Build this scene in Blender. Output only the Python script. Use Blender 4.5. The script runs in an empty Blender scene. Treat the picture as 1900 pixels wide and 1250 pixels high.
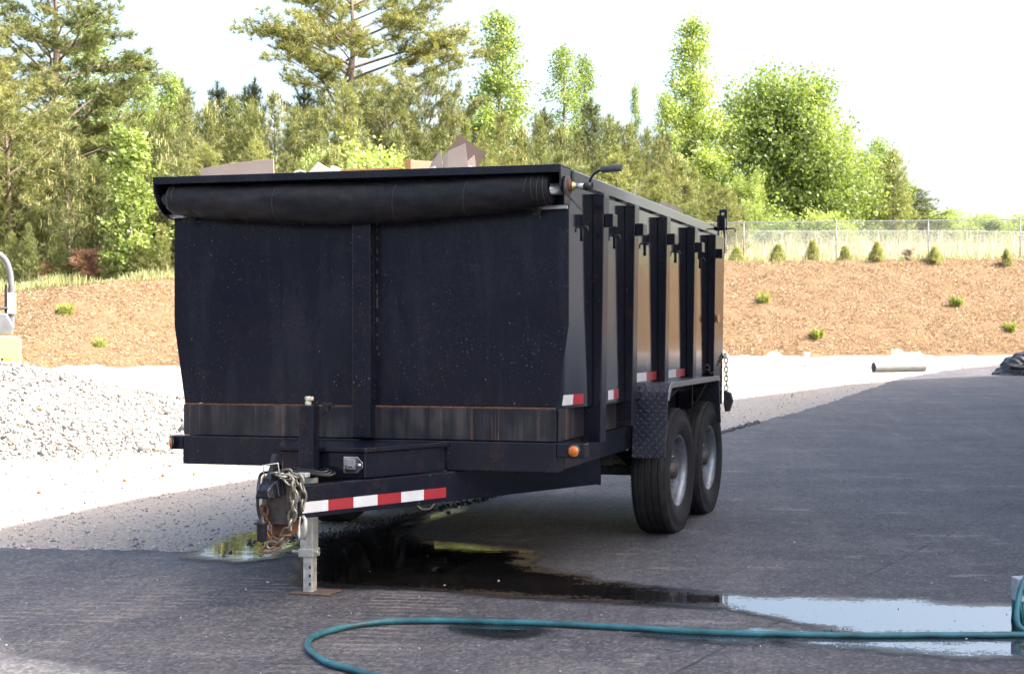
import bpy, math, random
import numpy as np
from mathutils import Vector, Matrix, noise as mnoise
R = math.radians
sc = bpy.context.scene
C = sc.collection

# ------------------------------------------------------------------ camera
CAMZ = 1.2309
F_PX = 2282.06; CX = 1327.1; CY = 625.0          # photograph's own geometry (1900 x 1250)
cam_d = bpy.data.cameras.new("camera"); cam = bpy.data.objects.new("camera", cam_d); C.objects.link(cam)
cam.location = (0, 0, CAMZ); cam.rotation_euler = (R(90) - 0.0007, 0, 0)
cam_d.sensor_width = 36.0; cam_d.lens = F_PX / 1900 * 36; cam_d.shift_x = -(CX - 950) / 1900
cam_d.clip_end = 3000; cam_d.clip_start = 0.05
cam_d.dof.use_dof = True; cam_d.dof.focus_distance = 6.4; cam_d.dof.aperture_fstop = 8.0
sc.camera = cam
# ------------------------------------------------------------------ light
SUN_EL = 47.0
SH = Vector((-0.99, 0.10, 0)).normalized()       # direction in which shadows fall
world = bpy.data.worlds.new("World"); sc.world = world; world.use_nodes = True
wn = world.node_tree; bgn = wn.nodes["Background"]
sky = wn.nodes.new("ShaderNodeTexSky"); sky.sky_type = 'NISHITA'; sky.sun_disc = False
sky.sun_elevation = R(SUN_EL); sky.sun_rotation = math.atan2(-SH.x, -SH.y)
sky.air_density = 1.2; sky.dust_density = 6.5; sky.ozone_density = 1.0
wn.links.new(sky.outputs[0], bgn.inputs[0]); bgn.inputs[1].default_value = 0.15
sun_d = bpy.data.lights.new("sun", 'SUN'); sun = bpy.data.objects.new("sun", sun_d); C.objects.link(sun)
sun_d.energy = 4.0; sun_d.angle = R(0.55); sun_d.color = (1.0, 0.95, 0.87)
sdir = Vector((SH.x * math.cos(R(SUN_EL)), SH.y * math.cos(R(SUN_EL)), -math.sin(R(SUN_EL))))
sun.rotation_euler = sdir.to_track_quat('-Z', 'Y').to_euler()
sc.view_settings.view_transform = 'Standard'; sc.view_settings.look = 'None'
sc.view_settings.exposure = 2.0; sc.view_settings.gamma = 1.0
sc.view_settings.use_curve_mapping = False
sc.cycles.max_bounces = 8; sc.cycles.transparent_max_bounces = 12
sc.cycles.use_denoising = True

# ------------------------------------------------------------------ helpers
def meta(o, label=None, cat=None, group=None, kind=None):
    if label: o["label"] = label
    if cat: o["category"] = cat
    if group: o["group"] = group
    if kind: o["kind"] = kind
    return o

def empty(name, loc=(0, 0, 0), rz=0.0, **k):
    o = bpy.data.objects.new(name, None); C.objects.link(o); o.location = loc; o.rotation_euler = (0, 0, rz)
    o.empty_display_size = 0.1
    return meta(o, **k)

def raw_mesh(name, V, Fc, mats, midx=None, smooth=False, parent=None):
    """V (n,3) array; Fc (m,k) array of same-size faces"""
    V = np.asarray(V, dtype=np.float32); Fc = np.asarray(Fc, dtype=np.int32)
    me = bpy.data.meshes.new(name)
    me.vertices.add(len(V)); me.vertices.foreach_set("co", V.ravel())
    k = Fc.shape[1]; me.loops.add(Fc.size); me.loops.foreach_set("vertex_index", Fc.ravel())
    me.polygons.add(len(Fc)); me.polygons.foreach_set("loop_start", np.arange(0, Fc.size, k, dtype=np.int32))
    if midx is not None: me.polygons.foreach_set("material_index", np.asarray(midx, dtype=np.int32))
    if smooth: me.polygons.foreach_set("use_smooth", np.ones(len(Fc), dtype=bool))
    me.update(calc_edges=True)
    for m in (mats if isinstance(mats, (list, tuple)) else [mats]): me.materials.append(m)
    o = bpy.data.objects.new(name, me); C.objects.link(o)
    if parent: o.parent = parent
    return o

class MB:
    """collects shapes, then links them as ONE mesh object"""
    def __init__(s): s.v = []; s.f = []; s.sm = []; s.mi = []
    def add(s, vs, fs, smooth=False, mi=0):
        b = len(s.v); s.v += [tuple(v) for v in vs]
        for f in fs: s.f.append([b + i for i in f]); s.sm.append(smooth); s.mi.append(mi)
        return s
    def box(s, x0, x1, y0, y1, z0, z1, mi=0, M=None):
        vs = [Vector((x, y, z)) for x in (x0, x1) for y in (y0, y1) for z in (z0, z1)]
        if M is not None: vs = [M @ v for v in vs]
        return s.add(vs, [(0, 1, 3, 2), (4, 6, 7, 5), (0, 4, 5, 1), (2, 3, 7, 6), (0, 2, 6, 4), (1, 5, 7, 3)], mi=mi)
    def prism(s, poly, axis, a, b, mi=0, smooth=False, M=None):
        """poly: 2-D points in the two other axes, extruded along axis from a to b"""
        def mk(p, q):
            v = Vector({'x': (q, p[0], p[1]), 'y': (p[0], q, p[1]), 'z': (p[0], p[1], q)}[axis])
            return M @ v if M is not None else v
        n = len(poly); vs = [mk(p, a) for p in poly] + [mk(p, b) for p in poly]
        fs = [[i, (i + 1) % n, n + (i + 1) % n, n + i] for i in range(n)]
        s.add(vs, fs, smooth, mi); b0 = len(s.v) - 2 * n
        s.f.append([b0 + i for i in reversed(range(n))]); s.sm.append(False); s.mi.append(mi)
        s.f.append([b0 + n + i for i in range(n)]); s.sm.append(False); s.mi.append(mi)
        return s
    def tube(s, pts, r, n=12, closed=False, mi=0, caps=True):
        pts = [Vector(p) for p in pts]; m = len(pts)
        rr = r if isinstance(r, (list, tuple)) else [r] * m
        up = Vector((0, 0, 1)); rings = []
        prev = None
        for i, p in enumerate(pts):
            if closed: t = (pts[(i + 1) % m] - pts[i - 1]).normalized()
            else: t = (pts[min(i + 1, m - 1)] - pts[max(i - 1, 0)]).normalized()
            if prev is None:
                a = up if abs(t.dot(up)) < .9 else Vector((1, 0, 0))
                u = (a - t * a.dot(t)).normalized()
            else:
                u = (prev - t * prev.dot(t)).normalized()
            prev = u; w = t.cross(u)
            rings.append([p + (u * math.cos(2 * math.pi * k / n) + w * math.sin(2 * math.pi * k / n)) * rr[i] for k in range(n)])
        vs = [v for rg in rings for v in rg]; fs = []
        for i in range(m if closed else m - 1):
            j = (i + 1) % m
            for k in range(n): fs.append([i * n + k, i * n + (k + 1) % n, j * n + (k + 1) % n, j * n + k])
        s.add(vs, fs, True, mi)
        if not closed and caps:
            b0 = len(s.v) - len(vs)
            s.f.append([b0 + k for k in reversed(range(n))]); s.sm.append(False); s.mi.append(mi)
            s.f.append([b0 + (m - 1) * n + k for k in range(n)]); s.sm.append(False); s.mi.append(mi)
        return s
    def cyl(s, p, q, r, n=24, mi=0): return s.tube([p, q], r, n, mi=mi)
    def lathe(s, prof, axis='x', n=48, c=(0, 0, 0), mi=0):
        """prof: (radius, along) pairs turned about an axis through c"""
        vs = []; m = len(prof); c = Vector(c)
        for (r, a) in prof:
            for k in range(n):
                t = 2 * math.pi * k / n; u, w = r * math.cos(t), r * math.sin(t)
                vs.append(c + Vector({'x': (a, u, w), 'y': (u, a, w), 'z': (u, w, a)}[axis]))
        fs = [[i * n + k, i * n + (k + 1) % n, (i + 1) * n + (k + 1) % n, (i + 1) * n + k] for i in range(m - 1) for k in range(n)]
        return s.add(vs, fs, True, mi)
    def link(s, c, L, Wd, r, ax, side, mi=0):
        """one oval chain link centred at c, long axis ax, lying in plane ax/side"""
        ax = Vector(ax).normalized(); side = Vector(side); side = (side - ax * side.dot(ax)).normalized(); pts = []
        h = L / 2 - Wd / 2
        for k in range(12):
            t = 2 * math.pi * k / 12
            p = ax * (math.sin(t) * Wd / 2 + (h if math.sin(t) > 0.01 else (-h if math.sin(t) < -.01 else 0))) + side * math.cos(t) * Wd / 2
            pts.append(Vector(c) + p)
        return s.tube(pts, r, 6, closed=True, mi=mi)
    def build(s, name, mats, parent=None, bevel=0.0, seg=2):
        me = bpy.data.meshes.new(name); me.from_pydata([tuple(v) for v in s.v], [], s.f)
        me.polygons.foreach_set("use_smooth", s.sm); me.polygons.foreach_set("material_index", s.mi)
        for m in (mats if isinstance(mats, (list, tuple)) else [mats]): me.materials.append(m)
        import bmesh
        bm = bmesh.new(); bm.from_mesh(me); bmesh.ops.recalc_face_normals(bm, faces=bm.faces); bm.to_mesh(me); bm.free()
        me.update()
        o = bpy.data.objects.new(name, me); C.objects.link(o)
        if parent: o.parent = parent
        if bevel:
            b = o.modifiers.new("bevel", 'BEVEL'); b.width = bevel; b.segments = seg; b.limit_method = 'ANGLE'; b.angle_limit = R(40)
            b.harden_normals = False
        return o

def chainpts(mb, pts, L, Wd, r, mi=0):
    """oval links along a polyline, each turned a quarter from the one before"""
    P = [Vector(p) for p in pts]; seg = []; tot = 0
    for a, b in zip(P, P[1:]): seg.append((tot, a, b)); tot += (b - a).length
    pitch = L - 2.2 * r; n = max(1, int(tot / pitch))
    for i in range(n):
        d = (i + .5) * pitch
        for (s0, a, b) in seg:
            if s0 <= d <= s0 + (b - a).length + 1e-6:
                t = (d - s0) / max((b - a).length, 1e-6); c = a.lerp(b, t); ax = (b - a).normalized(); break
        s1 = Vector((0.9, .25, .1)) if i % 2 else Vector((-.25, .9, .1))
        if abs(ax.dot(s1.normalized())) > .9: s1 = Vector((0, 0, 1))
        mb.link(c, L, Wd, r, ax, s1, mi)

# ------------------------------------------------------------------ materials
def N(nt, t, **k):
    n = nt.nodes.new(t)
    for a, b in k.items(): setattr(n, a, b)
    return n
class MT:
    """small node-graph helper"""
    def __init__(s, name):
        s.m = bpy.data.materials.new(name); s.m.use_nodes = True; s.nt = s.m.node_tree
        s.p = s.nt.nodes["Principled BSDF"]; s.out = s.nt.nodes["Material Output"]; s.L = s.nt.links.new
        s.tc = None
    def coord(s, obj=True, scale=(1, 1, 1), loc=(0, 0, 0), rot=(0, 0, 0)):
        if s.tc is None: s.tc = N(s.nt, "ShaderNodeTexCoord"); s.geo = N(s.nt, "ShaderNodeNewGeometry")
        mp = N(s.nt, "ShaderNodeMapping"); mp.inputs['Scale'].default_value = scale; mp.inputs['Location'].default_value = loc
        mp.inputs['Rotation'].default_value = rot
        s.L(s.tc.outputs['Object'] if obj else s.geo.outputs['Position'], mp.inputs[0]); return mp.outputs[0]
    def noise(s, co, scale, detail=4, rough=.6, dist=0.0):
        n = N(s.nt, "ShaderNodeTexNoise"); n.inputs['Scale'].default_value = scale; n.inputs['Detail'].default_value = detail
        n.inputs['Roughness'].default_value = rough; n.inputs['Distortion'].default_value = dist
        s.L(co, n.inputs['Vector']); return n.outputs['Fac']
    def voro(s, co, scale, feat='F1', out='Distance', rnd=1.0):
        n = N(s.nt, "ShaderNodeTexVoronoi"); n.feature = feat; n.inputs['Scale'].default_value = scale; n.inputs['Randomness'].default_value = rnd
        s.L(co, n.inputs['Vector']); return n.outputs[out]
    def ramp(s, fac, stops, interp='LINEAR'):
        n = N(s.nt, "ShaderNodeValToRGB"); cr = n.color_ramp; cr.interpolation = interp
        while len(cr.elements) < len(stops): cr.elements.new(.5)
        for e, (p, c) in zip(cr.elements, stops):
            e.position = p; e.color = (c, c, c, 1) if isinstance(c, (int, float)) else (*c[:3], 1)
        s.L(fac, n.inputs[0]); return n.outputs[0]
    def mix(s, fac, a, b, mode='MIX'):
        n = N(s.nt, "ShaderNodeMix"); n.data_type = 'RGBA'; n.blend_type = mode
        for i, v in ((0, fac), (6, a), (7, b)):
            if isinstance(v, bpy.types.NodeSocket): s.L(v, n.inputs[i])
            elif i == 0: n.inputs[0].default_value = v
            else: n.inputs[i].default_value = (v, v, v, 1) if isinstance(v, (int, float)) else (*v[:3], 1)
        return n.outputs[2]
    def math(s, op, a, b=None, c=None):
        n = N(s.nt, "ShaderNodeMath"); n.operation = op
        for i, v in enumerate((a, b, c)):
            if v is None: continue
            if isinstance(v, bpy.types.NodeSocket): s.L(v, n.inputs[i])
            else: n.inputs[i].default_value = v
        return n.outputs[0]
    def sep(s, co):
        n = N(s.nt, "ShaderNodeSeparateXYZ"); s.L(co, n.inputs[0]); return n.outputs
    def set(s, key, v):
        i = s.p.inputs[key]
        if isinstance(v, bpy.types.NodeSocket): s.L(v, i)
        elif isinstance(v, (tuple, list)): i.default_value = (*v[:3], 1)
        else: i.default_value = v
        return s
    def bump(s, h, strength=.3, dist=.01):
        n = N(s.nt, "ShaderNodeBump"); n.inputs['Strength'].default_value = strength; n.inputs['Distance'].default_value = dist
        s.L(h, n.inputs['Height'])
        if s.p.inputs['Normal'].is_linked: s.L(s.p.inputs['Normal'].links[0].from_socket, n.inputs['Normal'])
        s.L(n.outputs[0], s.p.inputs['Normal']); return s

def simple(name, col, rough=.5, metal=0.0, var=.15, nscale=30, bump=0.0, spec=.5):
    t = MT(name); co = t.coord(); n = t.noise(co, nscale)
    c = t.mix(t.ramp(n, [(.3, 0.0), (.7, 1.0)]), tuple(x * (1 - var) for x in col), tuple(min(1, x * (1 + var)) for x in col))
    t.set('Base Color', c).set('Metallic', metal).set('Specular IOR Level', spec)
    t.set('Roughness', t.ramp(n, [(.3, max(0.02, rough - .08)), (.7, min(1, rough + .1))]))
    if bump: t.bump(n, bump, .01)
    return t.m

def paint(name, rough=.12, dust=.25, spots=.5, streak=0.0, rust=0.0, wave=.0, spec=.5, coat=0.0, base=(.0035, .0050, .0125)):
    """black trailer paint: gloss coat, road dust, mud specks, rust runs"""
    t = MT(name); co = t.coord()
    big = t.noise(co, 1.7, 5, .65); fine = t.noise(co, 60, 3, .7)
    vert = t.noise(t.coord(scale=(7, 7, .5)), 2.2, 6, .68)
    sp = t.math('ADD', t.voro(co, 58), t.math('MULTIPLY_ADD', t.noise(co, 21, 3, .7), .50, -.20)); gate = t.noise(co, 2.3, 4, .7)
    spm = t.math('MULTIPLY', t.ramp(sp, [(.0, 1.0), (.13, 1.0), (.19, 0.0)]), t.ramp(gate, [(.47, 0.0), (.62, 1.0)]))
    spm = t.math('MULTIPLY', spm, t.math('MULTIPLY', t.ramp(fine, [(.4, .35), (.65, 1.0)]), spots))
    sp2 = t.math('MULTIPLY', t.ramp(t.voro(t.coord(loc=(3, 1, 7)), 11), [(.0, 1.0), (.022, .8), (.045, 0.0)]), spots)
    spm = t.math('MAXIMUM', spm, sp2)
    dm = t.math('MULTIPLY', t.ramp(big, [(.38, .15), (.72, 1.0)]), t.ramp(fine, [(.3, .4), (.7, 1.0)]))
    dm = t.math('MULTIPLY', dm, dust)
    c = t.mix(dm, base, (.13, .115, .10))
    if streak:
        sm = t.math('MULTIPLY', t.math('MULTIPLY', t.ramp(vert, [(.36, 0.0), (.66, 1.0)]), t.ramp(t.noise(t.coord(loc=(1.3, 0, 0)), 2.6, 3, .6), [(.42, .12), (.62, 1.0)])), streak)
        c = t.mix(sm, c, (.16, .128, .10))
        v2 = t.noise(t.coord(scale=(22, 22, .6), loc=(5, 0, 0)), 2.0, 4, .6)
        c = t.mix(t.math('MULTIPLY', t.ramp(v2, [(.60, 0.0), (.72, 1.0)]), rust), c, (.20, .085, .04))
        dm = t.math('MAXIMUM', dm, sm)
    elif rust:
        v2 = t.noise(t.coord(loc=(5, 0, 0)), 6.0, 6, .7)
        c = t.mix(t.math('MULTIPLY', t.ramp(v2, [(.55, 0.0), (.68, 1.0)]), rust), c, (.17, .06, .025))
    c = t.mix(spm, c, (.30, .28, .25))
    sc2 = t.noise(t.coord(scale=(3.2, 3.2, .55), loc=(2, 0, 1)), 1.6, 6, .7, .4)
    c = t.mix(t.math('MULTIPLY', t.ramp(sc2, [(.50, 0.0), (.75, .12)]), spots), c, (.15, .155, .17))
    # long thin scratches
    scr = t.noise(t.coord(scale=(3, 3, 1), rot=(.5, .6, .3)), 9, 2, .5, 3.0)
    scm = t.math('MULTIPLY', t.ramp(scr, [(.495, 0.0), (.5, 1.0), (.505, 0.0)]), t.ramp(t.noise(co, 5), [(.55, 0.0), (.7, .35)]))
    c = t.mix(t.math('MULTIPLY', scm, spots), c, (.2, .19, .18))
    t.set('Base Color', c)
    rr = t.math('MULTIPLY_ADD', dm, 1.1, rough); rr = t.math('ADD', rr, t.math('MULTIPLY', spm, .5))
    t.set('Roughness', t.math('MINIMUM', rr, .9)).set('Specular IOR Level', spec).set('Coat Weight', coat).set('Coat IOR', 1.9).set('Coat Roughness', .05)
    if wave: t.bump(t.noise(t.coord(scale=(1, 1, .5)), 2.3, 2, .4), wave, .02)
    t.bump(t.noise(co, 180, 2), .06, .002)
    return t.m

M = {}
M['paint'] = paint('black_paint', .16, .07, .35, rust=.08, spec=.4)
M['panel'] = paint('front_panel_paint', .24, .06, .65, rust=.05, wave=.15, spec=.35)
M['side'] = paint('glossy_side_paint', .07, .04, .2, wave=.10, spec=.8, coat=.28)
M['post'] = paint('post_paint', .12, .06, .35, rust=.12, spec=.5)
M['band'] = paint('rusty_band_paint', .30, .10, .5, streak=.42, rust=.7, spec=.4)
M['rail'] = paint('frame_paint', .22, .07, .45, rust=.18, spec=.4)
M['grime'] = paint('grimy_frame_paint', .55, .8, .3, rust=.8)
M['alu'] = simple('aluminium', (.62, .62, .63), .32, .85, .12, 40)
M['galv'] = simple('galvanised_steel', (.58, .56, .50), .45, .45, .3, 22, .1)
M['rim'] = simple('silver_rim', (.24, .25, .27), .38, .75, .3, 18)
M['rust'] = simple('rusty_steel', (.16, .065, .03), .85, .1, .55, 25, .4)
M['rustm'] = simple('worn_rusty_steel', (.10, .085, .075), .6, .5, .5, 25, .3)
M['chain'] = simple('chain_steel', (.27, .25, .20), .42, .75, .5, 26, .2)
M['footrust'] = simple('brown_rusty_plate', (.13, .085, .06), .85, .1, .4, 25, .4)
M['chain2'] = simple('rusted_chain', (.20, .095, .045), .7, .3, .5, 30, .3)
M['blackplastic'] = simple('black_plastic', (.012, .012, .014), .42, 0, .3, 40)
M['grip'] = simple('crank_grip_rubber', (.06, .06, .065), .6, 0, .3, 60, .2)
M['chrome'] = simple('chrome_latch', (.72, .72, .72), .14, 1.0, .08, 20)
M['brass'] = simple('brass_fitting', (.55, .45, .22), .35, .9, .2, 40)
M['cream'] = simple('cream_painted_nut', (.55, .50, .38), .6, 0, .3, 60, .2)
M['thread'] = simple('tarp_stitching', (.07, .062, .055), .8, 0, .2, 80)
M['white'] = simple('white_plastic', (.78, .78, .76), .4, 0, .05, 20)
M['wood'] = None
def rubber():
    t = MT('tyre_rubber'); co = t.coord(); n = t.noise(co, 9, 6, .7); f = t.noise(co, 120, 2)
    t.set('Base Color', t.mix(t.ramp(n, [(.35, 0.0), (.75, .75)]), (.009, .009, .011), (.040, .037, .034)))
    t.set('Roughness', .72).set('Specular IOR Level', .35); t.bump(f, .15, .002); return t.m
M['rubber'] = rubber()
def tarp():
    t = MT('rolled_tarp_cloth'); co = t.coord()
    n = t.noise(t.coord(scale=(1, 3, 3)), 3.0, 5, .65)
    z = t.sep(t.coord())[2]
    low = t.ramp(n, [(.4, 0.0), (.72, 1.0)])
    c = t.mix(t.math('MULTIPLY', low, .55), (.0045, .0045, .0065), (.034, .024, .019))
    w = N(t.nt, "ShaderNodeTexWave"); w.inputs['Scale'].default_value = 190; t.L(co, w.inputs[0])
    t.set('Base Color', c).set('Roughness', .62).set('Specular IOR Level', .3)
    t.bump(w.outputs['Fac'], .12, .002)
    t.bump(t.noise(t.coord(scale=(2.2, 1, 1.0)), 7, 5, .65, .6), .55, .018); return t.m
M['tarp'] = tarp()
def diamond():
    t = MT('diamond_plate'); co = t.coord(); s_ = t.sep(co)
    a = t.math('ADD', s_[0], s_[1]); a = t.math('MULTIPLY', a, 1.0)
    b = s_[2]
    def lug(sa, sb, off):
        fr = 21.0
        u = t.math('MULTIPLY_ADD', t.math('ADD', a, b), fr, off); v = t.math('MULTIPLY_ADD', t.math('SUBTRACT', a, b), fr, off)
        u = t.math('SUBTRACT', t.math('FRACT', u), .5); v = t.math('SUBTRACT', t.math('FRACT', v), .5)
        d = t.math('SQRT', t.math('ADD', t.math('POWER', t.math('MULTIPLY', u, sa), 2), t.math('POWER', t.math('MULTIPLY', v, sb), 2)))
        return t.ramp(d, [(.25, 1.0), (.5, 0.0)])
    h = t.math('MAXIMUM', lug(1.0, 3.6, 0.0), lug(3.6, 1.0, .5))
    n = t.noise(co, 6, 5)
    t.set('Base Color', t.mix(t.ramp(n, [(.3, 0.0), (.8, .5)]), (.010, .015, .032), (.06, .055, .055)))
    t.set('Roughness', t.ramp(n, [(.3, .3), (.7, .5)])).set('Specular IOR Level', .6); t.bump(h, 1.0, .010); return t.m
M['diamond'] = diamond()
M['bright_edge'] = simple('worn_bright_edge', (.30, .30, .31), .38, .8, .4, 50, .2)
def glassy(name, col, emis=0):
    t = MT(name); co = t.coord(); v = t.voro(co, 120)
    t.set('Base Color', t.mix(t.ramp(v, [(.2, 0.0), (.8, 1.0)]), col, tuple(x * .55 for x in col))).set('Roughness', .15)
    t.set('Coat Weight', .6); t.bump(v, .3, .002); return t.m
M['amber'] = glassy('amber_lens', (.75, .17, .01)); M['red'] = glassy('red_lens', (.5, .015, .015))
def tape(name, col):
    t = MT(name); co = t.coord(); v = t.voro(co, 90); n = t.noise(co, 14, 4)
    t.set('Base Color', t.mix(t.ramp(n, [(.35, 0.0), (.8, .5)]), col, tuple(x * .5 + .05 for x in col)))
    t.set('Roughness', .3).set('Coat Weight', .3); t.bump(v, .15, .001); return t.m
M['tape_w'] = tape('white_reflective_tape', (.62, .63, .65)); M['tape_r'] = tape('red_reflective_tape', (.33, .015, .025))
def cardboard():
    t = MT('brown_cardboard'); co = t.coord(); w = N(t.nt, "ShaderNodeTexWave"); w.inputs['Scale'].default_value = 45; w.inputs['Distortion'].default_value = .4
    t.L(co, w.inputs[0]); n = t.noise(co, 6, 5)
    c = t.mix(t.ramp(n, [(.3, 0.0), (.7, 1.0)]), (.44, .34, .27), (.52, .41, .34))
    c = t.mix(t.math('MULTIPLY', w.outputs['Fac'], .12), c, (.2, .14, .09))
    t.set('Base Color', c).set('Roughness', .85); t.bump(w.outputs['Fac'], .08, .002); return t.m
M['card'] = cardboard()
M['card2'] = simple('brown_cardboard_shaded_inside', (.25, .17, .13), .9, 0, .12, 8)  # inner side of the box, its shade painted in as darker brown
def woodm(name, a, b):
    t = MT(name); co = t.coord(scale=(1, 12, 12)); n = t.noise(co, 2.5, 5, .6, 1.2)
    t.set('Base Color', t.mix(t.ramp(n, [(.3, 0.0), (.7, 1.0)]), a, b)).set('Roughness', .7); t.bump(n, .2, .003); return t.m
M['pine'] = woodm('sawn_pine', (.62, .46, .27), (.74, .58, .38)); M['orangewood'] = woodm('orange_end_grain', (.45, .20, .06), (.52, .26, .09))
M['plaster'] = simple('broken_plasterboard', (.80, .75, .66), .9, 0, .08, 12, .3)

def leafmat(name, cols, trans=.35, rough=.55, nsc=.9):
    """leaves: colour differs leaf by leaf and clump by clump, light passes through"""
    m = bpy.data.materials.new(name); m.use_nodes = True; nt = m.node_tree; nt.nodes.clear(); L = nt.links.new
    out = N(nt, "ShaderNodeOutputMaterial"); geo = N(nt, "ShaderNodeNewGeometry"); oi = N(nt, "ShaderNodeObjectInfo"); tc = N(nt, "ShaderNodeTexCoord")
    ns = N(nt, "ShaderNodeTexNoise"); ns.inputs['Scale'].default_value = nsc; ns.inputs['Detail'].default_value = 3; L(tc.outputs['Object'], ns.inputs[0])
    a = N(nt, "ShaderNodeMath"); a.operation = 'MULTIPLY_ADD'; a.inputs[1].default_value = .45; L(geo.outputs['Random Per Island'], a.inputs[0])
    b = N(nt, "ShaderNodeMath"); b.operation = 'MULTIPLY_ADD'; b.inputs[1].default_value = .75; b.inputs[2].default_value = -.18; L(ns.outputs['Fac'], b.inputs[0])
    L(b.outputs[0], a.inputs[2])
    c = N(nt, "ShaderNodeMath"); c.operation = 'MULTIPLY_ADD'; c.inputs[1].default_value = .30; L(oi.outputs['Random'], c.inputs[0]); L(a.outputs[0], c.inputs[2])
    rp = N(nt, "ShaderNodeValToRGB"); cr = rp.color_ramp
    while len(cr.elements) < len(cols): cr.elements.new(.5)
    for i, (e, cc) in enumerate(zip(cr.elements, cols)): e.position = .1 + .8 * i / (len(cols) - 1); e.color = (*cc, 1)
    L(c.outputs[0], rp.inputs[0])
    d = N(nt, "ShaderNodeBsdfDiffuse"); L(rp.outputs[0], d.inputs[0])
    tr = N(nt, "ShaderNodeBsdfTranslucent"); g = N(nt, "ShaderNodeMix"); g.data_type = 'RGBA'; g.blend_type = 'MULTIPLY'; g.inputs[0].default_value = 1
    L(rp.outputs[0], g.inputs[6]); g.inputs[7].default_value = (1.3, 1.28, .60, 1); L(g.outputs[2], tr.inputs[0])
    mx = N(nt, "ShaderNodeMixShader"); mx.inputs[0].default_value = trans; L(d.outputs[0], mx.inputs[1]); L(tr.outputs[0], mx.inputs[2])
    gl = N(nt, "ShaderNodeBsdfGlossy"); gl.inputs['Roughness'].default_value = rough; gl.inputs[0].default_value = (.8, .85, .8, 1)
    m2 = N(nt, "ShaderNodeMixShader"); m2.inputs[0].default_value = .05; L(mx.outputs[0], m2.inputs[1]); L(gl.outputs[0], m2.inputs[2])
    L(m2.outputs[0], out.inputs[0]); return m
M['needle'] = leafmat('pine_needles', [(.040, .056, .022), (.105, .128, .044), (.21, .225, .078), (.36, .345, .145)], .36)
M['needle_y'] = leafmat('young_pine_needles', [(.042, .065, .022), (.12, .15, .045), (.235, .265, .080), (.39, .39, .15)], .38)
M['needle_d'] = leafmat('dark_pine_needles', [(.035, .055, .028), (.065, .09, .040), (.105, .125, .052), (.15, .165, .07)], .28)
M['candle'] = leafmat('pine_candles', [(.30, .26, .11), (.42, .36, .17), (.36, .36, .12)], .2)
M['leaf_b'] = leafmat('bright_spring_leaves', [(.085, .135, .036), (.18, .25, .065), (.29, .37, .095), (.42, .48, .17)], .46)
M['leaf_o'] = leafmat('oak_leaves', [(.10, .155, .045), (.18, .245, .07), (.27, .345, .10), (.38, .44, .16)], .50, nsc=.5)
M['leaf_y'] = leafmat('pale_yellow_leaves', [(.26, .29, .08), (.36, .37, .12), (.46, .45, .17)], .4)
M['leaf_c'] = leafmat('cypress_sprays', [(.17, .185, .07), (.27, .285, .12), (.40, .39, .20)], .42)
M['dead'] = leafmat('dead_red_needles', [(.34, .17, .10), (.46, .26, .17), (.40, .27, .17)], .2)
M['straw'] = leafmat('dry_grass', [(.36, .32, .26), (.46, .40, .34), (.54, .47, .42), (.34, .36, .23)], .3, nsc=.25)
M['grassg'] = leafmat('green_grass', [(.15, .19, .07), (.25, .28, .11), (.38, .37, .19), (.48, .44, .29)], .3, nsc=.3)
M['juniper'] = leafmat('juniper_sprays', [(.14, .17, .04), (.27, .32, .07), (.42, .46, .12)], .35)
M['blossom'] = leafmat('white_blossom', [(.55, .55, .42), (.70, .68, .60)], .3)
M['chips'] = leafmat('bark_mulch_chips', [(.13, .080, .045), (.26, .170, .098), (.40, .285, .175), (.54, .43, .31)], .0, nsc=3)
M['bark'] = simple('pine_bark', (.17, .125, .095), .9, 0, .45, 7, .5)
M['bark_g'] = simple('grey_bark', (.20, .175, .145), .9, 0, .35, 7, .4)

def stone_mat(name, cols):
    t = MT(name); co = t.coord(False)
    rnd = t.geo.outputs['Random Per Island']
    t.set('Base Color', t.ramp(rnd, [(i / (len(cols) - 1), c) for i, c in enumerate(cols)])).set('Roughness', .85)
    t.bump(t.noise(co, 90, 3), .3, .004); return t.m
M['stone'] = stone_mat('crushed_granite', [(.12, .115, .115), (.22, .21, .20), (.30, .285, .26), (.37, .355, .33), (.25, .21, .17)])
M['stone_s'] = stone_mat('pale_gravel_stones', [(.16, .155, .16), (.33, .315, .30), (.44, .42, .39), (.50, .43, .35)])
M['pebble'] = stone_mat('dark_wet_pebbles', [(.02, .02, .022), (.07, .068, .07), (.13, .12, .12), (.05, .045, .045)])

def ground_mat():
    t = MT('sandy_gravel_ground'); co = t.coord(False)
    big = t.noise(co, .35, 5, .6); mid = t.noise(co, 2.2, 6, .7); fine = t.noise(co, 45, 4, .75)
    v = t.voro(co, 38); vc = t.voro(co, 38, out='Color')
    c = t.mix(t.ramp(big, [(.35, 0.0), (.65, 1.0)]), (.30, .285, .265), (.37, .31, .245))
    c = t.mix(t.ramp(mid, [(.56, 0.0), (.74, .8)]), c, (.28, .19, .125))
    c = t.mix(t.ramp(fine, [(.3, .55), (.7, 0.0)]), c, (.17, .16, .155))
    bw = N(t.nt, "ShaderNodeRGBToBW"); t.L(vc, bw.inputs[0])
    st = t.ramp(bw.outputs[0], [(.0, (.13, .13, .14)), (.5, (.33, .32, .31)), (1, (.46, .44, .42))])
    c = t.mix(t.math('MULTIPLY', t.ramp(v, [(.25, 1.0), (.45, 0.0)]), t.ramp(t.noise(co, 1.1, 4), [(.42, .1), (.6, .85)])), c, st)
    t.set('Base Color', c).set('Roughness', .92).set('Specular IOR Level', .2)
    t.bump(fine, .5, .012); t.bump(t.math('SUBTRACT', 1.0, v), .6, .012); t.bump(mid, .5, .05); return t.m
M['ground'] = ground_mat()
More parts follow.
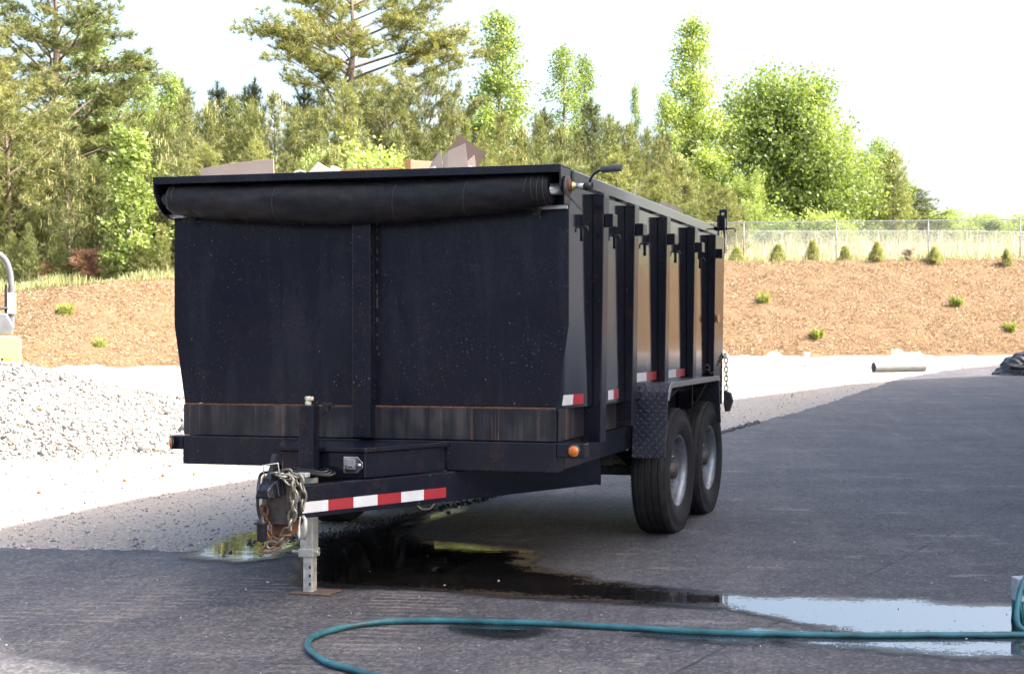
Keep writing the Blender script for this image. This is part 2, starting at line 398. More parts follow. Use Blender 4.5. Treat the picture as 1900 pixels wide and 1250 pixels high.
def mulch_mat():
    t = MT('pine_straw_mulch'); co = t.coord(False); n = t.noise(co, 9, 6, .8, 1.5); b = t.noise(co, .5, 4); f = t.noise(co, 30, 4, .8)
    c = t.ramp(n, [(.30, (.11, .066, .036)), (.46, (.24, .152, .082)), (.60, (.33, .225, .130)), (.75, (.42, .325, .225))])
    c = t.mix(t.ramp(b, [(.3, 0.0), (.7, .35)]), c, (.28, .19, .125))
    c = t.mix(t.ramp(f, [(.30, .8), (.50, 0.0)]), c, (.12, .07, .04))
    d2 = t.noise(co, 2.2, 6, .75); c = t.mix(t.ramp(d2, [(.30, .55), (.44, 0.0)]), c, (.17, .10, .06))
    d3 = t.noise(t.coord(False, loc=(9, 2, 0)), .9, 5, .7); c = t.mix(t.ramp(d3, [(.55, 0.0), (.72, .45)]), c, (.36, .28, .20))
    t.set('Base Color', c).set('Roughness', .95).set('Specular IOR Level', .1); t.bump(n, 1.0, .12); t.bump(f, .8, .04); return t.m
M['mulch'] = mulch_mat()
def field_mat():
    t = MT('field_soil_and_thatch'); co = t.coord(False); n = t.noise(co, 1.5, 6, .7); f = t.noise(co, 14, 4)
    t.set('Base Color', t.mix(t.math('MULTIPLY', t.ramp(n, [(.35, 0.0), (.65, 1.0)]), f), (.16, .17, .06), (.34, .28, .18))).set('Roughness', .95)
    t.bump(f, .8, .1); return t.m
M['field'] = field_mat()
def asphalt_nodes(t):
    co = t.coord(False)
    big = t.noise(co, .55, 5, .6); grain = t.noise(co, 150, 3, .8); v = t.voro(co, 190)
    xyz = t.sep(co); x, y = xyz[0], xyz[1]
    st1 = t.noise(t.coord(False, scale=(.8, 1.7, 1), rot=(0, 0, .12)), 1.1, 6, .72)
    st2 = t.noise(t.coord(False, scale=(2.3, .35, 1), rot=(0, 0, -.3)), 1.6, 6, .72)
    c = t.mix(t.ramp(big, [(.3, 0.0), (.7, 1.0)]), (.050, .048, .055), (.082, .078, .085))
    c = t.mix(t.ramp(st1, [(.45, 0.0), (.70, .6)]), c, (.17, .152, .145))
    c = t.mix(t.ramp(st2, [(.50, 0.0), (.70, .6)]), c, (.17, .15, .145))
    st3 = t.noise(t.coord(False, scale=(.7, 1.6, 1), rot=(0, 0, -.15), loc=(7, 3, 0)), 2.6, 4, .6)
    c = t.mix(t.ramp(st3, [(.62, 0.0), (.68, .6)]), c, (.27, .235, .21))
    dk = t.noise(t.coord(False, scale=(.35, .8, 1), loc=(3, 9, 0)), 1.3, 5, .65)
    c = t.mix(t.ramp(dk, [(.50, 0.0), (.66, .6)]), c, (.034, .034, .042))
    c = t.mix(t.ramp(grain, [(.3, .5), (.55, 0.0)]), c, (.026, .026, .032))
    c = t.mix(t.ramp(grain, [(.60, 0.0), (.78, .6)]), c, (.15, .145, .15))
    ag = t.voro(co, 75, out='Color'); agb = N(t.nt, 'ShaderNodeRGBToBW'); t.L(ag, agb.inputs[0]); c = t.mix(t.ramp(agb.outputs[0], [(.15, .55), (.45, 0.0)]), c, (.020, .020, .024)); c = t.mix(t.ramp(agb.outputs[0], [(.62, 0.0), (.9, .45)]), c, (.20, .195, .20))
    g4 = t.noise(co, 11, 5, .8); c = t.mix(t.ramp(g4, [(.34, .45), (.50, 0.0)]), c, (.034, .033, .038)); c = t.mix(t.ramp(g4, [(.54, 0.0), (.70, .35)]), c, (.17, .155, .15))
    g3 = t.noise(co, 42, 4, .85); c = t.mix(t.ramp(g3, [(.30, .65), (.46, 0.0)]), c, (.020, .020, .026)); c = t.mix(t.ramp(g3, [(.58, 0.0), (.72, .45)]), c, (.19, .18, .185))
    # clay left by tyres: ladders of tread bars running away from the viewer
    def track(x0, slope, w, y0, y1, freq, amt, ph=0.0):
        cen = t.math('MULTIPLY_ADD', y, slope, x0)
        off = t.math('SUBTRACT', x, cen); d = t.math('ABSOLUTE', off)
        band = t.ramp(d, [(w * .75, 1.0), (w, 0.0)])
        wob = t.math('MULTIPLY', t.noise(co, 6, 5, .7), 7.0)
        bars = t.math('SINE', t.math('ADD', t.math('MULTIPLY_ADD', y, freq, ph), t.math('ADD', wob, t.math('MULTIPLY', off, 9))))
        bars = t.ramp(bars, [(.1, 0.0), (.55, 1.0)])
        yy = t.math('MULTIPLY', t.math('GREATER_THAN', y, y0), t.math('LESS_THAN', y, y1))
        wear = t.math('MULTIPLY', t.ramp(t.noise(co, 2.0, 5, .7), [(.40, 0.0), (.58, 1.0)]), t.ramp(t.noise(co, 35, 4, .8), [(.35, .1), (.6, 1.0)]))
        return t.math('MULTIPLY', t.math('MULTIPLY', t.math('MULTIPLY', band, bars), t.math('MULTIPLY', yy, wear)), amt)
    for a in ((-1.69, .043, .17, 4.3, 11.0, 95, .5), (-8.2, .96, .16, 5.2, 6.6, 90, .4), (-6.9, .80, .14, 5.2, 6.9, 90, .4, 1.0), (-1.35, .02, .10, 4.3, 12, 95, .3, 2.0)):
        c = t.mix(track(*a), c, (.30, .25, .215))
    # paving seam and a few fine cracks
    sd_ = t.math('ABSOLUTE', t.math('SUBTRACT', t.math('SUBTRACT', x, t.math('MULTIPLY', y, .51)), t.math('MULTIPLY_ADD', t.noise(co, 1.5, 5, .7), .10, -2.47)))
    c = t.mix(t.math('MULTIPLY', t.ramp(sd_, [(.004, 1.0), (.014, 0.0)]), t.ramp(t.noise(co, 2.7, 4), [(.42, .1), (.55, .8)])), c, (.016, .016, .018))
    dn = N(t.nt, "ShaderNodeVectorMath"); dn.operation = 'ADD'; nz = N(t.nt, "ShaderNodeTexNoise"); nz.inputs['Scale'].default_value = 1.7; nz.inputs['Detail'].default_value = 6; t.L(co, nz.inputs[0]); t.L(nz.outputs['Color'], dn.inputs[0]); t.L(co, dn.inputs[1])
    ck = t.voro(dn.outputs[0], .55, 'DISTANCE_TO_EDGE'); c = t.mix(t.math('MULTIPLY', t.ramp(ck, [(.0015, 1.0), (.005, 0.0)]), t.ramp(t.noise(co, .8, 3), [(.50, 0.0), (.6, .7)])), c, (.015, .015, .017))
    gp = t.voro(t.coord(False, loc=(2, 5, 0)), 5.5)
    c = t.mix(t.ramp(gp, [(.012, 1.0), (.03, 0.0)]), c, (.45, .43, .40))
    return c, grain, v, co
def asphalt():
    t = MT('worn_asphalt'); c, grain, v, co = asphalt_nodes(t)
    t.set('Base Color', c).set('Roughness', t.ramp(grain, [(.3, .62), (.7, .85)])).set('Specular IOR Level', .35)
    t.bump(grain, .55, .004); t.bump(v, .4, .003); return t.m
M['asphalt'] = asphalt()
def puddle_mat():
    """standing water; towards its rim the grain of wet asphalt comes through and then dry ground"""
    t = MT('puddle_water'); co = t.coord(False)
    at = N(t.nt, "ShaderNodeAttribute"); at.attribute_name = "depth"; dep = at.outputs['Fac']
    g = t.noise(co, 120, 3, .8); g2 = t.noise(t.coord(False, scale=(.6, 1.6, 1)), 7, 5, .7); edge = t.noise(co, 5, 6, .75)
    dd = t.math('ADD', dep, t.math('MULTIPLY_ADD', edge, .16, -.085)); g = t.math('MULTIPLY_ADD', t.noise(co, 45, 3, .8), .5, t.math('MULTIPLY', g, .5))
    # dd: <0 dry, 0-.05 damp, beyond water with grains piercing while shallow
    patch = t.noise(t.coord(False, loc=(4, 1, 0)), 1.5, 4, .6)
    water = t.math('SUBTRACT', t.math('ADD', t.math('MULTIPLY', dd, 4.5), t.math('MULTIPLY_ADD', patch, .9, t.math('MULTIPLY', g2, 1.2))), t.math('ADD', t.math('MULTIPLY', g, 2.6), -.10))
    wf = t.ramp(water, [(.0, 0.0), (.06, 1.0)])
    t.set('Base Color', (.010, .009, .008)).set('Roughness', .015).set('IOR', 4.2).set('Specular IOR Level', .5)
    # thin film running down the fall of the lot east of the trailer: its surface leans a little
    sx = t.math('MAXIMUM', t.ramp(t.math('MULTIPLY_ADD', t.sep(co)[0], .8, .35), [(.30, 0.0), (.42, 1.0)]), t.math('LESS_THAN', t.sep(co)[0], -2.45))
    cb_ = N(t.nt, "ShaderNodeCombineXYZ"); t.L(t.math('MULTIPLY', sx, -.032), cb_.inputs[1]); cb_.inputs[2].default_value = 1.0
    nm = N(t.nt, "ShaderNodeVectorMath"); nm.operation = 'NORMALIZE'; t.L(cb_.outputs[0], nm.inputs[0]); t.L(nm.outputs[0], t.p.inputs['Normal'])
    t.bump(t.noise(t.coord(False, scale=(.5, 2.0, 1)), 6, 3), .05, .01)
    damp = N(t.nt, "ShaderNodeBsdfPrincipled"); damp.inputs['Base Color'].default_value = (.014, .014, .016, 1); damp.inputs['Roughness'].default_value = .30
    bn = N(t.nt, "ShaderNodeBump"); bn.inputs['Strength'].default_value = .8; bn.inputs['Distance'].default_value = .004; t.L(g, bn.inputs['Height']); t.L(bn.outputs[0], damp.inputs['Normal'])
    tr = N(t.nt, "ShaderNodeBsdfTransparent")
    m1 = N(t.nt, "ShaderNodeMixShader"); t.L(wf, m1.inputs[0]); t.L(damp.outputs[0], m1.inputs[1]); t.L(t.p.outputs[0], m1.inputs[2])
    m2 = N(t.nt, "ShaderNodeMixShader"); t.L(t.ramp(t.math('ADD', dd, .1), [(.03, 0.0), (.09, .7), (.13, 1.0)]), m2.inputs[0]); t.L(tr.outputs[0], m2.inputs[1]); t.L(m1.outputs[0], m2.inputs[2])
    t.L(m2.outputs[0], t.out.inputs[0]); return t.m
M['puddle'] = puddle_mat()

# ------------------------------------------------------------------ terrain
def base_y(x): return np.interp(x, [-120, -40, -19.5, -16.5, 0, 10, 120], [20, 29, 33.6, 36.6, 39.4, 40.8, 48])
def top_y(x): return base_y(x) + np.interp(x, [-25, -15, 0], [5.2, 5.6, 6.0])
def top_z(x): return np.interp(x, [-60, -30, -22, -18, -10, 0, 12, 60], [1.9, 2.3, 2.55, 3.05, 3.5, 3.86, 4.1, 4.2])
def flat_z(x, y):
    x = np.asarray(x, float); y = np.asarray(y, float)
    k = np.interp(x / np.maximum(y, 1), [-.55, -.42, 0], [.013, .014, .0215]); return k * np.maximum(0, y - 14)
def hz(x, y):
    x = np.asarray(x, float); y = np.asarray(y, float); b = base_y(x); t = top_y(x); fz = flat_z(x, np.minimum(y, b)); s = np.clip((y - b) / (t - b), 0, 1)
    tz = top_z(x); z = fz + (tz - fz) * (s * 1.12 - .12 * s * s * s)
    sl = np.interp(x, [-12, 0], [.045, .06]); return z + np.clip(y - t, 0, 70) * sl
def H(x, y): return float(hz(x, y))
def at(px, py, d): return Vector(((px - CX) / F_PX * d, d, CAMZ - ((py - CY) / F_PX + .0007) * d))
def on_ground(px, py):
    r = at(px, py, 1.0) - Vector((0, 0, CAMZ)); d = 2.0
    while d < 300:
        p = Vector((0, 0, CAMZ)) + r * d
        if p.z <= H(p.x, p.y): return p
        d += .01
    return p

def sheet(name, xs, rows, mat, off, **k):
    """rows: function (x array, s) -> y ; one strip mesh following the terrain"""
    V = []; nx = len(xs)
    for fn in rows:
        y = fn(xs); V.append(np.stack([xs, y, hz(xs, y) + off], 1))
    ny = len(V); V = np.concatenate(V)
    i = np.arange(nx - 1)[None, :] + nx * np.arange(ny - 1)[:, None]
    Fc = np.stack([i, i + 1, i + 1 + nx, i + nx], -1).reshape(-1, 4)
    return meta(raw_mesh(name, V, Fc, mat, smooth=True), **k)
xs = np.concatenate([np.linspace(-120, -30, 20), np.linspace(-29, 20, 160), np.linspace(21, 120, 20)])
rows = [(lambda x, s=s: -60 + s * 0 * x) for s in (0,)]
def ground_rows():
    out = []
    for s in np.linspace(0, 1, 90):
        out.append(lambda x, s=s: -60 + (base_y(x) + .8 + 60) * (1 - (1 - s) ** 1.3))
    return out
sheet('ground', xs, ground_rows(), M['ground'], -.0, kind='structure')
def wig(x): return .25 * np.sin(x * 1.3) + .18 * np.sin(x * 3.1 + 1) + .1 * np.sin(x * 7.7)
mr = [(lambda x, s=s: (base_y(x) - .2 + wig(x) * (1 - s)) + (top_y(x) - base_y(x) + .6) * s) for s in np.linspace(0, 1, 60)]
mulch = sheet('mulch_bank', np.linspace(-40, 40, 420), mr, M['mulch'], .10, kind='structure')
_me = mulch.data; co = np.empty(len(_me.vertices) * 3, np.float32); _me.vertices.foreach_get('co', co); co = co.reshape(-1, 3)
for i in range(len(co)): co[i, 2] += .07 * mnoise.fractal(Vector((co[i, 0] * 1.3, co[i, 1] * 1.3, 0)), 1.0, 2.0, 4)
for i in range(420 * 5): co[i, 2] -= .13 * (1 - (i // 420) / 5)
_me.vertices.foreach_set('co', co.ravel()); _me.update()
fr_ = [(lambda x, s=s: top_y(x) - .3 + 110 * s ** 1.4) for s in np.linspace(0, 1, 50)]
sheet('field', xs, fr_, M['field'], .01, kind='structure')

# asphalt lot: outline on the ground, edge ragged
edge = [(-60, 7.3), (-9, 7.3), (-4.13, 7.1), (-3.02, 6.95), (-2.38, 7.46), (-1.82, 8.88), (-.95, 11.9), (0.09, 15.2), (2.13, 20.9), (3.79, 26.4), (5.6, 30.5), (9.6, 36.8), (14, 38.6), (60, 40)]
ex = np.array([e[0] for e in edge]); ey = np.array([e[1] for e in edge])
axs = np.unique(np.concatenate([np.linspace(-60, -6, 12), np.linspace(-6, 6, 500), np.linspace(6, 60, 120)]))
def aedge(x):
    y = np.interp(x, ex, ey)
    return y + np.interp(y, [7, 30], [.05, .25]) * (np.sin(x * 9.1) * .3 + np.sin(x * 23 + 1) * .3 + np.sin(x * 51) * .3 + np.sin(x * 3.3) * .4)
ar = [(lambda x, s=s: -60 + (aedge(x) + 60) * (1 - (1 - s) ** 1.6)) for s in np.linspace(0, 1, 70)]
sheet('asphalt_lot', axs, ar, M['asphalt'], .012, kind='structure')

# ------------------------------------------------------------------ puddles
def puddle(name, px, cell=.02, z=.017, soft=1.0):
    P = np.array([[on_ground(*p).x, on_ground(*p).y] for p in px])
    x0, y0 = P.min(0) - .12; x1, y1 = P.max(0) + .12
    gx = np.arange(x0, x1, cell); gy = np.arange(y0, y1, cell); X, Y = np.meshgrid(gx, gy)
    dmin = np.full(X.shape, 1e9); inside = np.zeros(X.shape, bool)
    for a, b in zip(P, np.roll(P, -1, 0)):
        ab = b - a; t = np.clip(((X - a[0]) * ab[0] + (Y - a[1]) * ab[1]) / max(ab @ ab, 1e-9), 0, 1)
        dmin = np.minimum(dmin, np.hypot(X - a[0] - t * ab[0], Y - a[1] - t * ab[1]))
        if a[1] != b[1]:
            c = ((a[1] > Y) != (b[1] > Y)) & (X < (b[0] - a[0]) * (Y - a[1]) / (b[1] - a[1]) + a[0]); inside ^= c
    sd = np.where(inside, dmin, -dmin) * soft
    V = np.stack([X.ravel(), Y.ravel(), hz(X.ravel(), Y.ravel()) + z], 1); nx = len(gx)
    i = (np.arange(len(gx) - 1)[None, :] + nx * np.arange(len(gy) - 1)[:, None]).ravel()
    keep = sd.ravel()[i] > -.09; i = i[keep]
    Fc = np.stack([i, i + 1, i + 1 + nx, i + nx], -1)
    used, inv = np.unique(Fc, return_inverse=True)
    o = raw_mesh(name, V[used], inv.reshape(-1, 4), M['puddle'])
    a = o.data.attributes.new("depth", 'FLOAT', 'POINT'); a.data.foreach_set('value', sd.ravel()[used].astype(np.float32))
    return meta(o, kind='structure')
puddle('puddle', [(560, 1090), (556, 1050), (580, 1010), (640, 992), (700, 985), (745, 972), (800, 958), (855, 942), (852, 952), (800, 968), (742, 990),
    (760, 1004), (830, 1012), (925, 1020), (982, 1028), (992, 1040), (978, 1052), (1010, 1063), (1080, 1075), (1110, 1085), (1180, 1092), (1340, 1107), (1450, 1115),
    (1560, 1114), (1700, 1119), (1790, 1130), (1960, 1130), (2080, 1150), (2080, 1185), (1900, 1187), (1590, 1184), (1520, 1170), (1440, 1152), (1340, 1134), (1180, 1126), (1000, 1116),
    (900, 1109), (830, 1101), (740, 1097), (640, 1094)], .018)
puddle('puddle', [(355, 1042), (395, 1012), (430, 996), (470, 990), (520, 992), (560, 1000), (575, 1020), (520, 1030), (500, 1042), (440, 1048)], .012, .02)
puddle('puddle', [(840, 1170), (890, 1160), (930, 1158), (975, 1163), (1010, 1178), (975, 1187), (920, 1188), (870, 1180)], .01)
puddle('puddle', [(1195, 1186), (1230, 1175), (1300, 1176), (1345, 1178), (1400, 1170), (1445, 1172), (1475, 1186), (1450, 1200), (1300, 1196)], .01)
puddle('puddle', [(1440, 1198), (1600, 1194), (1960, 1188), (2080, 1194), (2080, 1240), (1900, 1229), (1780, 1225), (1660, 1217), (1560, 1208)], .012)

# ------------------------------------------------------------------ buildings beside and behind the photographer (beige casts the shade, paint mirrors both; the dark one is added for that)
def ribbed(name, col):
    t = MT(name); co = t.coord(False); s_ = t.sep(co); a = t.math('ADD', s_[0], t.math('MULTIPLY', s_[1], .8))
    w = t.math('SINE', t.math('MULTIPLY', a, 20)); n = t.noise(co, .8, 5)
    t.set('Base Color', t.mix(t.ramp(n, [(.3, 0.0), (.7, 1.0)]), col, tuple(x * .8 for x in col))).set('Roughness', .55)
    t.bump(t.ramp(w, [(.7, 0.0), (.95, 1.0)]), .6, .03); return t.m
M['beige'] = ribbed('beige_metal_siding', (.74, .66, .60)); M['darkwall'] = ribbed('dark_metal_siding', (.012, .014, .016))
BH = 7.6; K = BH / math.tan(R(SUN_EL)); shift = SH * K
S = [(-1.30, 4.06), (-2.72, 4.69), (-3.95, 6.35), (-4.6, 7.9), (-4.40, 9.32), (-3.94, 10.7), (0.12, 20.9), (2.59, 25.4), (4.44, 27.2), (7.28, 29.0), (22, 37), (40, 30), (30, -9)]
foot = [(p[0] - shift.x, p[1] - shift.y) for p in S]
b = empty('metal_building', (12, 12, 0), label='tall beige metal sided building beside the asphalt lot', cat='building')
def rel(poly, o): return [(p[0] - o[0], p[1] - o[1]) for p in poly]
MB().prism(rel(foot, (12, 12)), 'z', -.2, BH - .25).build('wall', M['beige'], b)
MB().prism(rel(foot, (12, 12)), 'z', BH - .25, BH).build('roof_edge', M['darkwall'], b)
b2 = empty('reflection_building', (-14, -16, 0), label='added low dark building, unseen behind the camera, for the trailer front to mirror', cat='building')  # unseen stand-in, added so the trailer front reflects something dark
MB().box(-16, 16, -5, 5, -.2, 4.2).build('wall', M['darkwall'], b2)
MB().prism([(-5.4, 4.2), (5.4, 4.2), (0, 6.0)], 'x', -16.4, 16.4).build('roof', M['darkwall'], b2)
b2.rotation_euler = (0, 0, R(-38))

# ------------------------------------------------------------------ the dump trailer (local axes: +x = its kerb side, +y = its rear)
YAW = .2219
def smooth3(pts, n=6):
    P = [Vector(p) for p in pts]; out = []
    for i in range(len(P) - 1):
        a, b, c, d = P[max(i - 1, 0)], P[i], P[i + 1], P[min(i + 2, len(P) - 1)]
        for k in range(n):
            t = k / n; out.append(.5 * ((2 * b) + (c - a) * t + (2 * a - 5 * b + 4 * c - d) * t * t + (3 * b - a - 3 * c + d) * t ** 3))
    out.append(P[-1]); return out
TR = empty('dump_trailer', (-1.7968, 6.3001, 0), -YAW, label='black high sided dump trailer parked on the asphalt with rolled tarp', cat='trailer')
W2 = 1.041; WE = 1.104; L3 = 3.32; Z0 = .556; Z1 = .706; Z2 = .867; ZK = 1.29; ZT = 2.048
# box body: side walls, front, rear, floor
prof = [(W2, Z1 + .002), (W2, Z2)] + [(W2 + (WE - W2) * a, b) for a, b in [(1 - (1 - t) ** 2 * .45, 1.10 + .36 * t) for t in np.linspace(0, 1, 16)]] + [(WE, 1.985)]
def wallx(u, z):
    t = (z - 1.10) / .36
    f = max(0, (z - Z2) / (1.10 - Z2) * .55) if t < 0 else (1 - (1 - min(t, 1)) ** 2 * .45)
    v = min(1, max(0, u / .37)); v = v * v * (3 - 2 * v)
    return (W2 + (WE - W2) * f) * (1 - v) + WE * v
for s in (1, -1):
    us = [0, .06, .12, .18, .24, .30, .37, .94, 1.645, 2.38, 3.02, L3]; zs = [Z2 + .003] + list(np.linspace(.93, 1.46, 14)) + [1.985]
    V = [(s * wallx(u, z), u, z) for z in zs for u in us]; nu = len(us)
    V += [(x - s * .012, y, z) for (x, y, z) in V]; nn = nu * len(zs); fs = []; fe = []
    for i in range(len(zs) - 1):
        for j in range(nu - 1):
            a = i * nu + j; fs += [(a, a + 1, a + nu + 1, a + nu), (nn + a + nu, nn + a + nu + 1, nn + a + 1, nn + a)]
    for j in range(nu - 1): a = j; fe.append((a, nn + a, nn + a + 1, a + 1)); a = nn - nu + j; fe.append((a, a + 1, nn + a + 1, nn + a))
    for i in range(len(zs) - 1): a = i * nu; fe.append((a, a + nu, nn + a + nu, nn + a)); a += nu - 1; fe.append((a, nn + a, nn + a + nu, a + nu))
    MB().add(V, fs, True).add(V, fe, False).build('side_wall', M['side'], TR)
    sh_ = [(s * (W2 - .01), Z2 - .004), (s * (WE - .001), Z2 + .0025)]
    MB().box(*sorted((s * (W2 - .01), s * (WE - .002))), .37, L3, Z2 - .006, Z2 + .0025).box(*sorted((s * (W2 - .002), s * (W2 - .012))), 0.005, L3, Z1 + .006, Z2 - .007).build('wall_ledge', M['rail'], TR)
fp = [(-W2, Z2 + .012), (W2, Z2 + .012), (WE, ZK), (WE, ZT - .005), (-WE, ZT - .005), (-WE, ZK)]
MB().prism(fp, 'y', -.006, .004).build('front_panel', M['panel'], TR, .002)
MB().prism(fp, 'y', L3 - .004, L3 + .03).build('tailgate', M['side'], TR, .002)
MB().box(-W2 + .01, W2 - .01, 0.02, L3 - .01, Z1 + .01, Z1 + .05).build('floor_plate', M['grime'], TR)
# lower band across front and along the sides
bd = MB().box(-W2, W2, -.014, .0, Z1 + .004, Z2 + .002)
bd.build('front_band', M['band'], TR, .003)
MB().box(-W2 + .004, W2 - .004, -.0125, -.004, Z2 + .0025, Z2 + .0105).build('rust_seam', M['rust'], TR, .002)
for s in (1, -1):
    x0, x1 = sorted((s * (W2 + .001), s * (W2 + .012)))
    mbb = MB().box(x0, x1, 0, 1.22, Z1 + .004, Z2 + .002); mbb.build('side_band', M['band'], TR, .003)
# frame ring
MB().box(-W2 - .003, W2 + .003, -.02, .10, Z0, Z1).build('front_rail', M['rail'], TR, .006)
for s in (1, -1):
    x0, x1 = sorted((s * (W2 - .05), s * (W2 + .003)))
    MB().box(x0, x1, .102, L3 + .02, Z0 + .005, Z1).build('side_rail', M['rail'], TR, .006)
MB().box(-W2, W2, L3 - .06, L3 + .05, Z0 - .05, Z1 - .003).build('rear_rail', M['rail'], TR, .006)
cm = MB()
for k in range(8): cm.box(-W2 + .06, W2 - .06, .35 + k * .38, .40 + k * .38, Z0 + .02, Z1 - .01)
cm.build('crossmembers', M['grime'], TR)
for s in (1, -1):
    x0, x1 = sorted((s * .46, s * .54))
    MB().box(x0, x1, .35, L3 - .05, .43, Z0 + .018).build('chassis_rail', M['grime'], TR, .004)
# centre post with a dark seam of weld on each side
PXL, PXR = -.033, .069
MB().box(PXL, PXR, -.068, -.008, Z1 + .010, 1.93).build('centre_post', M['panel'], TR, .005)
w_ = MB()
rnd = random.Random(4)
for xx in (PXL - .006, PXR + .006):
    z = Z2 + .05
    while z < 1.85:
        if rnd.random() < .35: w_.box(xx - .004, xx + .004, -.0095, -.004, z, z + rnd.uniform(.01, .035))
        z += .035
w_.build('weld_beads', M['grime'], TR)
# top rim
for s in (1, -1):
    x0, x1 = sorted((s * 1.07, s * 1.128))
    MB().box(x0, x1, 0.0, L3 + .02, 1.982, ZT).build('top_rail', M['side'], TR, .006)
MB().box(-1.07, 1.07, L3 - .04, L3 + .02, 1.985, ZT - .003).build('top_rail', M['side'], TR, .006)
# tarp housing: top plate with lip and two rounded end plates
hd = MB().box(-1.118, 1.118, -.155, -.0, ZT, ZT + .008).box(-1.118, 1.118, -.160, -.152, ZT - .03, ZT + .008)
hd.build('tarp_housing', M['paint'], TR, .002)
ep = [(-.157, ZT - .002), (-.002, ZT - .002), (-.002, 1.845), (-.045, 1.85), (-.09, 1.875), (-.13, 1.92), (-.155, 1.98)]
for s in (1, -1):
    a, b_ = sorted((s * 1.110, s * 1.118))
    if s > 0: ep2 = [(-.157, ZT - .002), (-.002, ZT - .002), (-.002, 1.90), (-.07, 1.905), (-.155, 1.945)]
    else: ep2 = ep
    MB().prism(ep2, 'x', a, b_).build('housing_end', M['paint'] if s < 0 else M['side'], TR, .001)
# rolled tarp, sagging, cloth wrinkles in the mesh
def roll():
    nx, nt_ = 300, 56; V = []; RR = .081
    for i in range(nx):
        u = i / (nx - 1); x = -1.055 + 2.10 * u
        sag = math.sin(math.pi * u); r = RR + .012 * sag
        taper = 1.0 - .12 * math.exp(-u / .008) - .10 * math.exp(-(1 - u) / .008)
        zc = 1.945 - .034 * sag
        for k in range(nt_):
            t = 2 * math.pi * k / nt_
            d = .006 * mnoise.fractal(Vector((x * 3.2, math.cos(t) * 1.2, math.sin(t) * 1.2)), 1, 2, 4) + .0035 * mnoise.noise(Vector((x * 16, math.cos(t) * 2, math.sin(t) * 2)))
            rr = (r + d) * taper; dz = math.sin(t) * rr
            if dz < 0: dz *= 1 + .22 * sag
            V.append((x, -.085 + math.cos(t) * rr * (.92), zc + dz))
    V = np.array(V); i = np.arange(nx - 1)[:, None] * nt_; k = np.arange(nt_)[None, :]; k2 = (k + 1) % nt_
    Fc = np.stack([i + k, i + k2, i + nt_ + k2, i + nt_ + k], -1).reshape(-1, 4)
    V = np.concatenate([V, [[-1.056, -.085, 1.945], [1.046, -.085, 1.945]]]); n0 = nx * nt_
    o = raw_mesh('rolled_tarp', V, Fc, M['tarp'], smooth=True, parent=TR)
    cap = MB(); cap2 = MB()
    ring = [tuple(V[k]) for k in range(nt_)]; ring2 = [tuple(V[(nx - 1) * nt_ + k]) for k in range(nt_)]
    cap.add(ring, [list(range(nt_))]); cap2.add(ring2, [list(range(nt_))]); cap.build('tarp_end', M['tarp'], o); cap2.build('tarp_end', M['tarp'], o)
    return o
RT = roll()
st = MB()
def ringpts(x, skew, r=.0905, sag=.0, zc=1.945):
    return [(x + skew * math.sin(2 * math.pi * k / 32), -.085 + math.cos(2 * math.pi * k / 32) * r * .95, zc - .0 + math.sin(2 * math.pi * k / 32) * r * (1 if k <= 16 else 1 + sag)) for k in range(32)]
for x, sk in ((-1.035, .004), (-1.005, -.008), (1.025, -.004), (.995, .006), (.965, -.006), (.93, .012)): st.tube(ringpts(x, sk, .0800), .0011, 5, closed=True)
for x, sk in ((.245, .01), (-.42, .004), (.62, .012)):
    u = (x + 1.055) / 2.10; sg = math.sin(math.pi * u); st.tube(ringpts(x, sk, .0822 + .012 * sg, .22 * sg, 1.945 - .034 * sg), .0008, 5, closed=True)
st.build('stitching', M['thread'], RT)
MB().lathe([(.001, -1.102), (.030, -1.102), (.030, 1.100), (.001, 1.100)], 'x', 6, (0, -.085, 1.945)).build('roller_bar', M['alu'], TR)
MB().cyl((-1.112, -.085, 1.945), (-1.10, -.085, 1.945), .014, 12).build('axle_bolt', M['rustm'], TR)
MB().box(-1.112, -.99, -.035, -.010, 1.855, 1.873).build('tarp_bar', M['alu'], TR, .002); MB().box(.95, 1.103, -.035, -.010, 1.855, 1.873).build('tarp_bar', M['alu'], TR, .002)
MB().box(-.985, .945, -.033, -.012, 1.857, 1.870).build('tarp_bar', M['grime'], TR, .002)
fz = MB(); rr_ = random.Random(8)
for cx_ in (-.99, .945):
    for _ in range(14):
        p = Vector((cx_ + rr_.uniform(-.02, .03), -.04, 1.855)); pts = [p]
        for j in range(5): p = p + Vector((rr_.uniform(-.015, .015), rr_.uniform(-.008, .006), rr_.uniform(-.016, .010))); pts.append(p)
        fz.tube(pts, .0013, 4)
fz.build('frayed_rope', M['thread'], TR)
